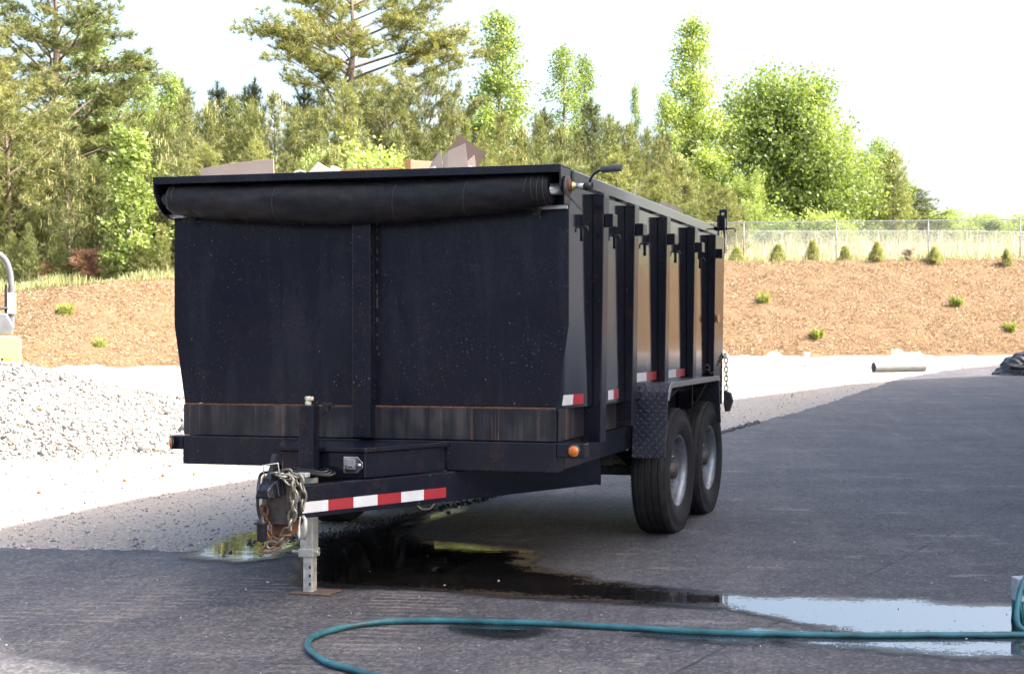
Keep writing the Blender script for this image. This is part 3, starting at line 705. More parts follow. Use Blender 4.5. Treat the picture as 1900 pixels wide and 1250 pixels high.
# bearing, ratchet and crank on the kerb side
MB().lathe([(.012, 1.118), (.045, 1.118), (.052, 1.124), (.052, 1.132), (.036, 1.136), (.02, 1.138)], 'x', 28, (0, -.085, 1.955)).box(1.119, 1.130, -.115, -.055, 1.865, 1.93).build('bearing_plate', M['rustm'], TR, .002)
MB().lathe([(.001, 1.136), (.026, 1.136), (.026, 1.146), (.016, 1.148), (.016, 1.152), (.001, 1.152)], 'x', 8, (0, -.085, 1.957)).build('bearing_nut', M['rust'], TR)
MB().lathe([(.001, 1.150), (.022, 1.150), (.022, 1.160), (.015, 1.161), (.015, 1.170), (.001, 1.170)], 'x', 6, (0, -.085, 1.957)).build('coupling', M['brass'], TR)
MB().cyl((1.168, -.085, 1.957), (1.215, -.085, 1.957), .013, 20).build('crank_shaft', M['alu'], TR)
MB().lathe([(.001, 1.213), (.019, 1.213), (.021, 1.22), (.021, 1.252), (.017, 1.252), (.013, 1.246), (.001, 1.246)], 'x', 24, (0, -.085, 1.955)).build('crank_socket', M['blackplastic'], TR)
crk = MB().tube([(1.238, -.085, 1.97), (1.246, -.088, 1.992), (1.262, -.09, 2.012), (1.283, -.09, 2.026), (1.31, -.09, 2.032)], .0065, 12).build('crank_arm', M['paint'], TR)
MB().tube([(1.30, -.09, 2.031), (1.303, -.09, 2.0313), (1.36, -.09, 2.037), (1.398, -.09, 2.040), (1.402, -.09, 2.040)], [.014, .0165, .0175, .0175, .015], 24).build('grip', M['grip'], crk)
MB().cyl((1.128, -.05, 1.905), (1.185, -.06, 1.845), .0028, 8).build('latch_rod', M['blackplastic'], TR)
# upright posts of the side walls with stake brackets
pu = [.37, .94, 1.645, 2.38]
for s in (1, -1):
    for i, u in enumerate(pu + [3.02]):
        x0, x1 = sorted((s * 1.1045, s * 1.165)); ue = u + .09 if i < 4 else L3
        zb = Z1 - .03 if i == 0 else .72
        pm = MB()
        yy = [(s * (W2 + .002), zb), (s * 1.146, zb), (s * 1.165, 1.972), (s * 1.1045, 1.972), (s * 1.1045, Z2 + .003), (s * (W2 + .013), Z2 + .003)]
        pm.prism(yy, 'y', u, ue)
        pm.build('side_post', M['post'], TR, .004)
        c0, c1 = sorted((s * 1.166, s * 1.212))
        MB().box(c0, c1, u + .003, u + .085, 1.802, 1.868).build('stake_bracket', M['paint'], TR, .003)
    for u in (.19, .745, 1.35, 2.08, 2.78):
        xs_ = s * 1.1045; hk = [(xs_ + s * .004, u, 1.735)] + [(xs_ + s * .004, u, 1.77)]
        hk += [(xs_ + s * (.018 - .014 * math.cos(a)), u, 1.772 + .014 * math.sin(a)) for a in np.linspace(0, math.pi, 8)[1:]] + [(xs_ + s * .032, u, 1.757)]
        MB().tube([(xs_ + s * .004, u, 1.712), *hk], .0052, 8).build('tarp_hook', M['blackplastic'], TR)
# fenders of tread plate
for s in (1, -1):
    x0, x1 = sorted((s * (WE - .04), s * 1.268))
    pl = [(1.205, .515), (1.222, .516), (1.278, .85), (1.292, .890), (1.318, .920), (1.352, .934), (1.39, .936), (2.62, .936), (2.645, .925), (2.72, .62), (2.735, .622), (2.665, .945), (2.635, .950), (1.385, .950), (1.342, .948), (1.304, .931), (1.276, .898), (1.263, .855)]
    f = MB().prism(pl, 'x', x0, x1).build('fender', M['diamond'], TR, .002)
    lp = [(1.262, .85), (1.274, .902), (1.302, .936), (1.342, .953), (1.385, .955), (2.64, .955), (2.672, .932), (2.655, .905), (2.63, .922), (1.39, .922), (1.35, .920), (1.324, .906), (1.302, .882), (1.286, .85)]
    a, b_ = sorted((s * 1.2685, s * 1.276))
    MB().prism(lp, 'x', a, b_).build('fender_lip', M['bright_edge'], f, .002)
    MB().tube([(s * 1.09, 1.40, .72), (s * 1.255, 1.62, .925)], .010, 8).build('fender_brace', M['grime'], f); MB().tube([(s * 1.09, 2.55, .72), (s * 1.255, 2.35, .925)], .010, 8).build('fender_brace', M['grime'], f)
# wheels
def wheel(s, u):
    w = empty('wheel', (s * 1.125, u, .390)); w.parent = TR
    R0 = .392; hw = .105
    pr = [(.215, -.088), (.225, -.098), (.27, -.112), (.33, -.114), (.365, -.106), (.383, -hw + .008), (R0 - .003, -.085)]
    tread = []
    for c in (-.062, -.021, .021, .062):
        tread += [(R0, c - .006), (R0 - .0002, c - .0036), (R0 - .006, c - .0025), (R0 - .006, c + .0025), (R0 - .0002, c + .0036), (R0, c + .006)]
    pr = pr + [(R0, -.078)] + tread + [(R0, .078), (R0 - .003, .085), (.383, hw - .008), (.372, .106), (.368, .1075), (.364, .1055), (.33, .114), (.305, .1165), (.300, .1155), (.27, .112), (.225, .098), (.215, .088)]
    ty = MB().lathe(pr, 'x', 96)
    # siping blocks on the shoulders
    for k in range(120):
        t = 2 * math.pi * k / 120; Mx = Matrix.Rotation(t, 4, 'X')
        for e in (1, -1):
            a, b_ = sorted((e * .090, e * .1065)); ty.box(a, b_, -.0035, .0035, .366, .3805, M=Mx)
    ty.build('tyre', M['rubber'], w)
    q = s
    rm = MB().lathe([(.218, -.090 * q), (.205, -.088 * q), (.195, -.06 * q), (.19, .02 * q), (.198, .055 * q), (.200, .078 * q), (.212, .090 * q), (.220, .097 * q), (.224, .095 * q)], 'x', 64)
    rm.lathe([(.192, .045 * q), (.180, .030 * q), (.15, .012 * q), (.12, .016 * q), (.10, .030 * q), (.072, .036 * q), (.068, .036 * q)], 'x', 64)
    ro = rm.build('rim', M['rim'], w)
    hb = MB().lathe([(.070, .02 * q), (.052, .03 * q), (.048, .075 * q), (.040, .083 * q), (.001, .084 * q)], 'x', 32); hb.build('hub', M['rustm'], w)
    ln = MB()
    for k in range(8):
        t = 2 * math.pi * k / 8 + .2; c, s_ = math.cos(t) * .095, math.sin(t) * .095
        a, b_ = sorted((.028 * q, .052 * q)); ln.lathe([(.001, a), (.012, a), (.011, b_), (.001, b_)], 'x', 6, (0, c, s_))
    ln.build('lug_nuts', M['chain'], w)
    return w
for s in (1, -1):
    for u in (1.715, 2.56): wheel(s, u)
for u in (1.715, 2.56): MB().cyl((-1.05, u, .39), (1.05, u, .39), .038, 16).build('axle', M['grime'], TR)
for s in (1, -1):
    for u in (1.715, 2.56):
        sp_ = MB()
        for j in range(6):
            hl = .36 - j * .05
            pts = [(s * .88, u + t * hl, .475 + .012 - j * .011 + .055 * (t * t) * (hl / .36) ** 2) for t in np.linspace(-1, 1, 9)]
            for a, b_ in zip(pts, pts[1:]):
                sp_.add([(a[0] - .03, a[1], a[2] - .0045), (a[0] + .03, a[1], a[2] - .0045), (a[0] + .03, a[1], a[2] + .0045), (a[0] - .03, a[1], a[2] + .0045),
                         (b_[0] - .03, b_[1], b_[2] - .0045), (b_[0] + .03, b_[1], b_[2] - .0045), (b_[0] + .03, b_[1], b_[2] + .0045), (b_[0] - .03, b_[1], b_[2] + .0045)],
                        [(0, 1, 2, 3), (7, 6, 5, 4), (0, 4, 5, 1), (1, 5, 6, 2), (2, 6, 7, 3), (3, 7, 4, 0)])
        sp_.build('leaf_spring', M['rustm'], TR)
    for u in (1.30, 2.14, 2.96): MB().box(*sorted((s * .84, s * .92)), u - .04, u + .04, .46, Z0 + .004).build('spring_hanger', M['grime'], TR, .003)
    MB().lathe([(.001, -.02), (.13, -.02), (.13, .02), (.001, .02)], 'x', 32, (s * .98, 1.715, .39)).build('brake_drum', M['rustm'], TR)
# A-frame drawbar
def aframe(s):
    # rail in plan from (.075,-.735) to (.985,.80)
    p0 = Vector((s * .066, -.735, 0)); p1 = Vector((s * .995, .82, 0)); d = (p1 - p0).normalized(); n = Vector((d.y, -d.x, 0)) * s
    L_ = (p1 - p0).length; Mx = Matrix((( d.x, n.x, 0, p0.x), (d.y, n.y, 0, p0.y), (0, 0, 1, 0), (0, 0, 0, 1)))
    m = MB().box(0, L_, .0, .012, .405, .553, M=Mx).box(0, L_ - .02, -.055, .0, .541, .553, M=Mx).box(0, L_ - .02, -.055, .0, .405, .417, M=Mx)
    m.box(L_ - .012, L_, -.08, .012, .40, .553, M=Mx)
    return m.build('drawbar_rail', M['paint'], TR, .004), Mx
for s in (1, -1):
    rl, Mx = aframe(s)
    Lh = .128
    for k in range(6):
        MB().box(.02 + k * Lh, .02 + (k + 1) * Lh - .0008, .0125, .0135, .428, .478, M=Mx).build('reflective_tape', M['tape_w'] if k % 2 == 0 else M['tape_r'], TR)
bp = MB().box(-.3, .3, -.10, -.02, .412, .54); bp.build('drawbar_crossmember', M['grime'], TR, .004)
# coupler channel and coupler
MB().box(-.055, .050, -.795, -.735, .385, .585).box(-.070, -.055, -.80, -.74, .385, .588).box(.050, .062, -.80, -.74, .385, .588).build('coupler_channel', M['rustm'], TR, .004)
cp = MB(); secs = [(-.796, .040, .528, .592), (-.82, .044, .524, .592), (-.86, .048, .516, .590), (-.90, .046, .514, .574), (-.922, .034, .518, .555)]
for (y0, w0, a0, b0), (y1, w1, a1, b1) in zip(secs, secs[1:]):
    cp.add([(.01 - w0, y0, a0), (.01 + w0, y0, a0), (.01 + w0 * .7, y0, b0), (.01 - w0 * .7, y0, b0), (.01 - w1, y1, a1), (.01 + w1, y1, a1), (.01 + w1 * .7, y1, b1), (.01 - w1 * .7, y1, b1)],
           [(0, 1, 2, 3), (7, 6, 5, 4), (0, 4, 5, 1), (1, 5, 6, 2), (2, 6, 7, 3), (3, 7, 4, 0)])
cpo = cp.build('coupler', M['rail'], TR, .006, 3)
MB().box(-.012, .012, -.86, -.80, .585, .60).prism([(-.86, .59), (-.83, .59), (-.795, .66), (-.79, .70), (-.815, .705), (-.83, .66)], 'x', -.010, .010).build('coupler_lever', M['blackplastic'], cpo, .002)
MB().tube([(-.03, -.84, .60), (-.035, -.845, .655), (.03, -.83, .665), (.035, -.82, .60)], .003, 8).build('safety_pin', M['galv'], cpo)
rp = MB().prism([(-.76, .33), (-.70, .33), (-.62, .40), (-.76, .40)], 'x', -.045, .045).build('lower_gusset', M['rust'], TR, .003)
# toolbox on the A-frame
tb = empty('toolbox', (0, 0, 0)); tb.parent = TR
poly = [(-.205, -.42), (.232, -.42), (.46, -.03), (-.43, -.03)]
lid = [(-.222, -.436), (.243, -.436), (.482, -.024), (-.45, -.024)]
MB().prism(poly, 'z', .556, .678).build('toolbox_body', M['paint'], tb, .004)
MB().prism(lid, 'z', .679, .702).build('toolbox_lid', M['paint'], tb, .004)
lt = MB().prism([(.122, .580), (.196, .580), (.222, .605), (.222, .630), (.196, .658), (.122, .658)], 'y', -.4255, -.4205)
lto = lt.build('latch', M['chrome'], tb, .0015)
MB().box(.136, .184, -.4275, -.4245, .598, .646).build('latch_paddle', M['alu'], lto, .002)
MB().box(.148, .174, -.4305, -.4275, .604, .618).build('latch_tongue', M['chrome'], lto, .002)
MB().lathe([(.001, -.4315), (.008, -.4315), (.009, -.4255)], 'y', 16, (.204, 0, .618)).build('lock_cylinder', M['chrome'], lto)
# jack
jk = empty('jack', (0, 0, 0)); jk.parent = TR
MB().box(-.071, .004, -.497, -.437, .56, .903).build('jack_housing', M['rail'], jk, .004)
MB().box(-.066, .0, -.495, -.440, .185, .559).box(-.072, .006, -.500, -.436, .185, .225).build('jack_tube', M['galv'], jk, .004)
il = MB().box(-.053, -.004, -.490, -.446, .014, .19); il.build('jack_leg', M['galv'], jk, .004)
hl = MB()
for z in (.05, .09, .13): hl.box(-.020, -.012, -.4915, -.4895, z, z + .014)
hl.build('pin_holes', M['blackplastic'], jk)
MB().box(-.105, .10, -.525, -.405, .0125, .021).build('jack_foot', M['footrust'], jk, .003)
MB().cyl((-.12, -.468, .205), (-.066, -.468, .205), .008, 12).cyl((.0, -.468, .205), (.018, -.468, .205), .011, 12).build('jack_pin', M['galv'], jk)
MB().tube([(-.12, -.468, .205), (-.13, -.47, .185), (-.15, -.48, .19), (-.175, -.49, .23), (-.19, -.50, .26)], .0018, 6).build('pin_wire', M['rust'], jk)
MB().lathe([(.001, .903), (.015, .903), (.015, .920), (.010, .921), (.010, .926), (.016, .926), (.016, .944), (.001, .944)], 'z', 8, (-.038, -.468, 0)).box(-.034, -.012, -.478, -.462, .925, .943).build('crank_nut', M['cream'], jk, .002)
MB().tube([(.004, -.45, .868), (.03, -.45, .855), (.045, -.452, .872), (.052, -.455, .89)], .0035, 8).box(.035, .085, -.47, -.44, .900, .914).box(.050, .068, -.468, -.445, .872, .90).build('spare_plug', M['blackplastic'], jk, .002)
# wiring and breakaway cable
wi = MB()
for r0, zz in ((.10, .585), (.085, .594), (.115, .579)):
    wi.tube([(-.035 + r0 * 1.15 * math.cos(t), -.468 + r0 * .45 * math.sin(t), zz + .006 * math.sin(3 * t)) for t in np.linspace(0, 2 * math.pi, 30)[:-1]], .0065, 8, closed=True)
wi.tube(smooth3([(-.12, -.50, .59), (-.13, -.62, .60), (-.11, -.74, .605), (-.045, -.86, .585), (-.022, -.905, .53), (-.022, -.90, .46), (-.014, -.885, .405)]), .0065, 10)
wi.build('trailer_cable', M['blackplastic'], TR)
MB().lathe([(.001, .240), (.021, .240), (.022, .31), (.026, .312), (.026, .325), (.014, .335), (.010, .355), (.001, .355)], 'z', 20, (-.014, -.885, .085)).box(-.045, .012, -.898, -.880, .399, .408).build('connector_plug', M['blackplastic'], TR, .001)
MB().box(-.02, .028, -.60, -.56, .574, .594).build('breakaway_switch', M['galv'], TR, .002)
MB().tube([(-.0, -.58, .585), (-.02, -.63, .60), (-.0, -.68, .588), (.02, -.72, .57), (-.01, -.75, .59)], .0022, 6).build('breakaway_wire', M['galv'], TR)
# safety chains
ch = MB()
chainpts(ch, [(-.05, -.80, .60), (.014, -.83, .618), (.07, -.83, .606), (.108, -.83, .57), (.110, -.83, .507), (.106, -.83, .447), (.092, -.83, .387), (.06, -.83, .337), (.022, -.835, .300), (-.018, -.84, .300)], .056, .034, .0060)
chainpts(ch, [(.0, -.81, .612), (.07, -.80, .622), (.118, -.80, .595), (.136, -.80, .55), (.135, -.80, .49), (.134, -.80, .435)], .050, .030, .0054)
ch.build('safety_chain', M['chain'], TR)
ch = MB()
chainpts(ch, [(-.039, -.80, .508), (-.052, -.81, .455), (-.036, -.82, .405), (-.026, -.82, .355), (-.005, -.82, .318), (.04, -.83, .305), (.07, -.83, .34), (.02, -.82, .325), (-.03, -.82, .300), (-.04, -.84, .28), (.01, -.85, .275), (.055, -.84, .30)], .052, .031, .0055)
ch.build('safety_chain', M['chain2'], TR)
hook = MB().tube([(.134, -.80, .43), (.147, -.80, .415), (.150, -.80, .365), (.138, -.80, .327), (.122, -.80, .325), (.117, -.80, .345), (.118, -.80, .39)], [.006, .008, .010, .011, .010, .008, .005], 10)
hook.tube([(.122, -.80, .425), (.118, -.80, .385), (.118, -.80, .355)], .004, 8).build('chain_hook', M['galv'], TR)
MB().tube([(.40, -.215, .405), (.415, -.20, .385), (.44, -.16, .382), (.455, -.14, .405)], .005, 8).build('chain_loop', M['rustm'], TR)
# marker lamps
for s in (1, -1):
    x0, x1 = sorted((s * (W2 + .004), s * (W2 + .148 if s > 0 else W2 + .085)))
    MB().box(x0, x1, -.018, .055, .632, .704).build('lamp_bracket', M['rail'], TR, .005)
    cx_ = s * (W2 + (.094 if s > 0 else .060)); lens_s = 1.0 if s > 0 else .62
    lamp = empty('marker_lamp', (cx_, -.019, .667)); lamp.parent = TR
    if s < 0: lamp.rotation_euler = (0, 0, R(-42)); lamp.location.x -= .008
    MB().lathe([(.001, -.006), (.030, -.006), (.036, -.002), (.036, .004), (.001, .004)], 'y', 32).build('lamp_base', M['blackplastic'], lamp)
    MB().lathe([(.001, -.016), (.012, -.0155), (.022, -.012), (.027, -.006)], 'y', 32).build('lens', M['amber'], lamp)
# reflective tape on the sides
for s in (1, -1):
    def sl(z): return W2 + (WE - W2) * (z - Z2) / (ZK - Z2)
    for u0, u1, z in ((.05, .25, .885), (.62, .81, .885)):
        for k, mt in enumerate((M['tape_w'], M['tape_r'])):
            a, b_ = u0 + (u1 - u0) * k / 2, u0 + (u1 - u0) * (k + 1) / 2; zz = (z, z + .052)
            v = [(s * (wallx(p, q) + e + .001), p, q) for e in (.0015, .003) for p, q in ((a, zz[0]), (b_, zz[0]), (b_, zz[1]), (a, zz[1]))]
            MB().add(v, [(0, 1, 2, 3), (7, 6, 5, 4), (0, 4, 5, 1), (1, 5, 6, 2), (2, 6, 7, 3), (3, 7, 4, 0)]).build('reflective_tape', mt, TR)
    for u0, u1, z in ((1.15, 1.60, .962), (1.84, 2.32, .962)):
        for k, mt in enumerate((M['tape_w'], M['tape_r'])):
            a, b_ = u0 + (u1 - u0) * k / 2, u0 + (u1 - u0) * (k + 1) / 2; zz = (z, z + .052)
            v = [(s * (wallx(p, q) + e + .001), p, q) for e in (.0015, .003) for p, q in ((a, zz[0]), (b_, zz[0]), (b_, zz[1]), (a, zz[1]))]
            MB().add(v, [(0, 1, 2, 3), (7, 6, 5, 4), (0, 4, 5, 1), (1, 5, 6, 2), (2, 6, 7, 3), (3, 7, 4, 0)]).build('reflective_tape', mt, TR)
    a, b_ = sorted((s * 1.1652, s * 1.172)); MB().prism([(3.09 + .045 * math.cos(t), 1.36 + .03 * math.sin(t)) for t in np.linspace(0, 2 * math.pi, 17)[:-1]], 'x', a, b_).build('side_marker', M['red'], TR)
# tailgate latch gear at the rear top corner
MB().box(1.115, 1.175, L3 + .04, L3 + .055, 2.03, 2.19).box(1.117, 1.130, L3 - .05, L3 + .04, 2.03, 2.14).box(1.165, 1.172, L3 - .02, L3 + .06, 2.03, 2.12).build('hinge_bracket', M['paint'], TR, .002)
MB().cyl((1.145, L3 + .03, 2.155), (1.145, L3 + .06, 2.155), .012, 12).build('hinge_bolt', M['brass'], TR)
MB().tube([(1.05, L3 + .045, 2.045), (1.20, L3 + .045, 2.045), (1.235, L3 + .045, 2.045), (1.238, L3 + .045, 2.02)], .006, 8).tube([(1.15, L3 + .05, 2.04), (1.155, L3 + .05, 1.86)], .007, 8).build('latch_rod', M['blackplastic'], TR)
rc = MB(); chainpts(rc, [(1.165, L3 + .05, 1.10), (1.168, L3 + .05, .80)], .044, .026, .0042)
chainpts(rc, [(1.085, 3.0, 1.05), (1.13, 3.0, .96), (1.165, L3 + .03, 1.10)], .044, .026, .0042)
rc.build('tailgate_chain', M['rustm'], TR)
MB().prism([(1.15, .82), (1.20, .80), (1.215, .74), (1.19, .66), (1.16, .66), (1.15, .72)], 'y', L3 + .03, L3 + .09).build('chain_bracket', M['grime'], TR, .004)
# rubbish held in the box

# ------------------------------------------------------------------ load in the trailer (each thing of its own)
TM = Matrix.Translation((-1.7968, 6.3001, 0)) @ Matrix.Rotation(-YAW, 4, 'Z')
def tl(x, y, z): return TM @ Vector((x, y, z))
def trp(px, py, u, dx=0):
    """point seen at (px,py) on the trailer's cross plane y=u"""
    Uv = Vector((math.sin(YAW), math.cos(YAW), 0)); O_ = Vector((0, 0, CAMZ)); r = at(px, py, 1) - O_
    p0 = tl(0, u, 0); t = ((p0 - O_).dot(Uv)) / r.dot(Uv); return O_ + r * t
def heap():
    n = 70; V = []
    for j in range(n):
        for i in range(40):
            x = -1.08 + 2.16 * i / 39; y = .03 + (L3 - .07) * j / (n - 1)
            z = 1.80 + .13 * mnoise.fractal(Vector((x * 2, y * 2, 3)), 1, 2, 4) + .05 * math.sin(y * 2)
            V.append(tl(x * .985, y, min(z, 2.0)))
    i = np.arange(39)[None, :] + 40 * np.arange(n - 1)[:, None]
    o = raw_mesh('rubbish', V, np.stack([i, i + 1, i + 41, i + 40], -1).reshape(-1, 4), M['plaster'])
    return meta(o, 'loose rubbish filling the black trailer up to its rim', 'rubbish', kind='stuff')
heap()
def slab(name, corners, th, mat, label, cat, group=None, tear=0.0, seed=0):
    """a thin sheet with the given outline (world points), its own thickness, slightly bowed"""
    P = [Vector(c) for c in corners]; n = (P[1] - P[0]).cross(P[2] - P[0]).normalized() * th
    v = P + [p + n for p in P]; k = len(P)
    m = MB().add(v, [list(range(k)), list(reversed(range(k, 2 * k)))] + [[i, (i + 1) % k, k + (i + 1) % k, k + i] for i in range(k)])
    o = m.build(name, mat, None, .0008 if th < .02 else .003)
    return meta(o, label, cat, group)
def up(pts, u): return [trp(px, py, u) for px, py in pts]
slab('cardboard_sheet', up([(372, 345), (372, 313), (430, 303), (507, 295), (509, 345)], .35), .005, M['card'], 'long flat cardboard sheet standing above the left end of the trailer rim', 'cardboard')
slab('plasterboard_piece', [trp(565, 335, .5), trp(592, 303, .5), trp(622, 320, .7), trp(640, 335, .7)], .012, M['plaster'], 'pale broken board piece left of the long orange plank', 'board scrap', 'pale board scraps')
slab('plasterboard_piece', [trp(605, 335, .4), trp(620, 309, .42), trp(632, 312, .6), trp(648, 330, .6)], .012, M['plaster'], 'smaller pale board scrap leaning against the plank end', 'board scrap', 'pale board scraps')
cw = MB().tube([trp(540 + 34 * t, 325 - 8 * math.sin(math.pi * t), .45) for t in np.linspace(0, 1, 14)], .004, 8).build('plastic_conduit', M['white']); meta(cw, 'thin white bent conduit beside the pale board scraps', 'conduit')
def plank(name, a, b, w, h, mat, label, cat='lumber', group=None, mats=None):
    a, b = Vector(a), Vector(b); d = (b - a).normalized(); s = d.cross(Vector((0, 0, 1))).normalized(); u_ = s.cross(d)
    L_ = (b - a).length; o = MB().box(0, L_, -w / 2, w / 2, -h / 2, h / 2).build(name, mat, None, .002)
    o.matrix_world = Matrix(((d.x, s.x, u_.x, a.x), (d.y, s.y, u_.y, a.y), (d.z, s.z, u_.z, a.z), (0, 0, 0, 1))); return meta(o, label, cat, group)
plank('wooden_plank', trp(635, 320, .55), trp(748, 316, .65), .09, .022, M['orangewood'], 'long thin orange plank lying along the front rim', group='lumber on the load')
bo_ = plank('wooden_board', trp(757, 311, .60), trp(826, 314, 1.25), .034, .085, M['pine'], 'thick sawn pine board with orange end beside the cardboard box', group='lumber on the load')
MB().box(-.003, -.0005, -.017, .017, -.0425, .0425).build('board_end', M['orangewood'], bo_)
slab('plastic_strip', [trp(783, 318, .4), trp(806, 308, .4), trp(808, 312, .4), trp(800, 320, .4)], .01, M['white'], 'small white plastic strip in front of the cardboard box', 'plastic scrap')
cb = empty('cardboard_box', trp(840, 335, .7), label='open brown cardboard box with raised flaps on the load', cat='cardboard box')
def flap(name, corners, th=.004, mat=None):
    P = [Vector(c) - cb.location for c in corners]; n = (P[1] - P[0]).cross(P[2] - P[0]).normalized() * th; k = len(P)
    MB().add(P + [p + n for p in P], [list(range(k)), list(reversed(range(k, 2 * k)))] + [[i, (i + 1) % k, k + (i + 1) % k, k + i] for i in range(k)]).build(name, mat or M['card'], cb, .0008)
flap('flap', [trp(790, 335, .72), trp(800, 302, .70), trp(818, 279, .68), trp(823, 335, .62)])
flap('box_side', [trp(822, 335, .66), trp(822, 289, .66), trp(831, 281, .60), trp(831, 335, .60)])
flap('box_front', [trp(831, 335, .60), trp(831, 280, .60), trp(863, 266, .60), trp(869, 312, .60), trp(869, 335, .60)])
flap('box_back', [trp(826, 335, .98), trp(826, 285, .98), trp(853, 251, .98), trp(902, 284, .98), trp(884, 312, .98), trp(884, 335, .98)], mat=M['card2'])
flap('box_side', [trp(870, 335, .62), trp(868, 300, .62), trp(881, 288, .95), trp(885, 320, .95)])
slab('plastic_bag', [trp(868, 318, .62), trp(872, 308, .62), trp(877, 309, .66), trp(876, 322, .66)], .02, M['white'], 'scrap of white plastic peeking out at the foot of the box', 'plastic scrap')
# crumpled dark liner near the kerb side rim
ln_ = MB(); rnd = random.Random(3)
pts = [[Vector((.98 + .15 * (i / 6 - .5), 1.35 + .55 * j / 9, 1.98 + .14 * max(0, mnoise.noise(Vector((i * .7, j * .8, 2.2)))) + .10 * math.exp(-((i - 2) ** 2 + (j - 3) ** 2) / 3))) for j in range(10)] for i in range(7)]
vs = [tl(*p) for row in pts for p in row]; ln_.add(vs, [(i * 10 + j, i * 10 + j + 1, (i + 1) * 10 + j + 1, (i + 1) * 10 + j) for i in range(6) for j in range(9)])
lo = ln_.build('plastic_liner', M['blackplastic']); sm = lo.modifiers.new('s', 'SOLIDIFY'); sm.thickness = .004; meta(lo, 'crumpled black plastic liner showing over the kerb side rim', 'plastic sheet')
slab('board_offcut', [tl(1.0, 1.42, 2.0), tl(1.0, 1.52, 2.13), tl(1.0, 1.545, 2.125), tl(1.0, 1.50, 2.0)], .006, M['card'], 'thin upright offcut beside the black liner', 'board scrap')
slab('grey_board', [tl(1.02, 2.05, 2.0), tl(1.02, 2.05, 2.115), tl(1.02, 2.5, 2.125), tl(1.02, 2.5, 2.0)], .012, M['card'], 'flat brown board edge above the middle of the kerb side rim', 'board scrap')

# ------------------------------------------------------------------ hose, broom
M['hose'] = simple('teal_rubber_hose', (.020, .105, .125), .5, 0, .5, 9, .25)
hp = [(2.6, 4.98), (1.9, 4.97), (1.25, 4.965), (.81, 4.96), (.38, 4.965), (-.06, 5.02), (-.51, 5.12), (-.86, 5.185), (-1.21, 5.215), (-1.42, 5.18), (-1.55, 5.08), (-1.61, 4.93), (-1.585, 4.78), (-1.49, 4.62), (-1.36, 4.48), (-1.1, 4.3), (-.7, 4.1)]
def smooth(pts, n=10):
    P = [Vector((*p, 0)) if len(p) == 2 else Vector(p) for p in pts]; out = []
    for i in range(len(P) - 1):
        a, b, c, d = P[max(i - 1, 0)], P[i], P[i + 1], P[min(i + 2, len(P) - 1)]
        for k in range(n):
            t = k / n; out.append(.5 * ((2 * b) + (c - a) * t + (2 * a - 5 * b + 4 * c - d) * t * t + (3 * b - a - 3 * c + d) * t ** 3))
    out.append(P[-1]); return out
hpp = [p + Vector((.006 * mnoise.noise(Vector((k * .21, 0, 0))), .011 * mnoise.noise(Vector((k * .13, 4, 0))) + .004 * mnoise.noise(Vector((k * .5, 9, 0))), .0265)) for k, p in enumerate(smooth(hp))]
lp_ = smooth([(1.50, 5.16, .03), (1.40, 5.10, .03), (1.30, 5.02, .028), (1.245, 4.99, .045), (1.235, 5.03, .07), (1.255, 5.10, .12), (1.285, 5.15, .19), (1.34, 5.20, .235), (1.42, 5.26, .22), (1.50, 5.34, .13), (1.60, 5.5, .04), (1.9, 5.8, .0265)])
hs = empty('garden_hose', (0, 5.0, .0), label='teal rubber garden hose lying across the wet asphalt', cat='hose')
def sub(pl): return [p - hs.location for p in pl]
MB().tube(sub(hpp), .0125, 14).build('hose_run', M['hose'], hs)
MB().tube(sub(lp_), .0125, 14).build('hose_loop', M['hose'], hs)
M['bristle'] = simple('teal_bristles', (.008, .12, .14), .55, 0, .4, 120)
M['broomblock'] = simple('weathered_grey_block', (.34, .34, .36), .6, 0, .2, 14)
br = empty('push_broom', (1.46, 5.27, .0), R(10), label='push broom with grey block and teal bristles at the right edge', cat='broom')
MB().box(-.19, .25, -.035, .035, .105, .205).build('broom_block', M['broomblock'], br, .006)
bb = MB(); rnd = random.Random(5)
for i in range(44):
    for j in range(5):
        x = -.185 + .43 * i / 43; y = -.03 + .06 * j / 4; bb.tube([(x, y, .105), (x + rnd.uniform(-.008, .008), y * 1.35 + rnd.uniform(-.006, .006), .013)], .0042, 5)
bb.build('bristles', M['bristle'], br)
MB().cyl((.04, .02, .19), (.55, 1.15, .95), .013, 14).build('broom_handle', M['pine'], br)
tx = bpy.data.curves.new('lettering', 'FONT'); tx.body = "dr"; tx.size = .038; tx.extrude = .0004
to = bpy.data.objects.new('tmp', tx); C.objects.link(to); dg = bpy.context.evaluated_depsgraph_get(); tm = bpy.data.meshes.new_from_object(to.evaluated_get(dg))
bpy.data.objects.remove(to); to = bpy.data.objects.new('lettering', tm); C.objects.link(to); tm.materials.append(M['blackplastic']); to.parent = br; to.location = (-.178, -.0365, .135); to.rotation_euler = (R(90), 0, 0)
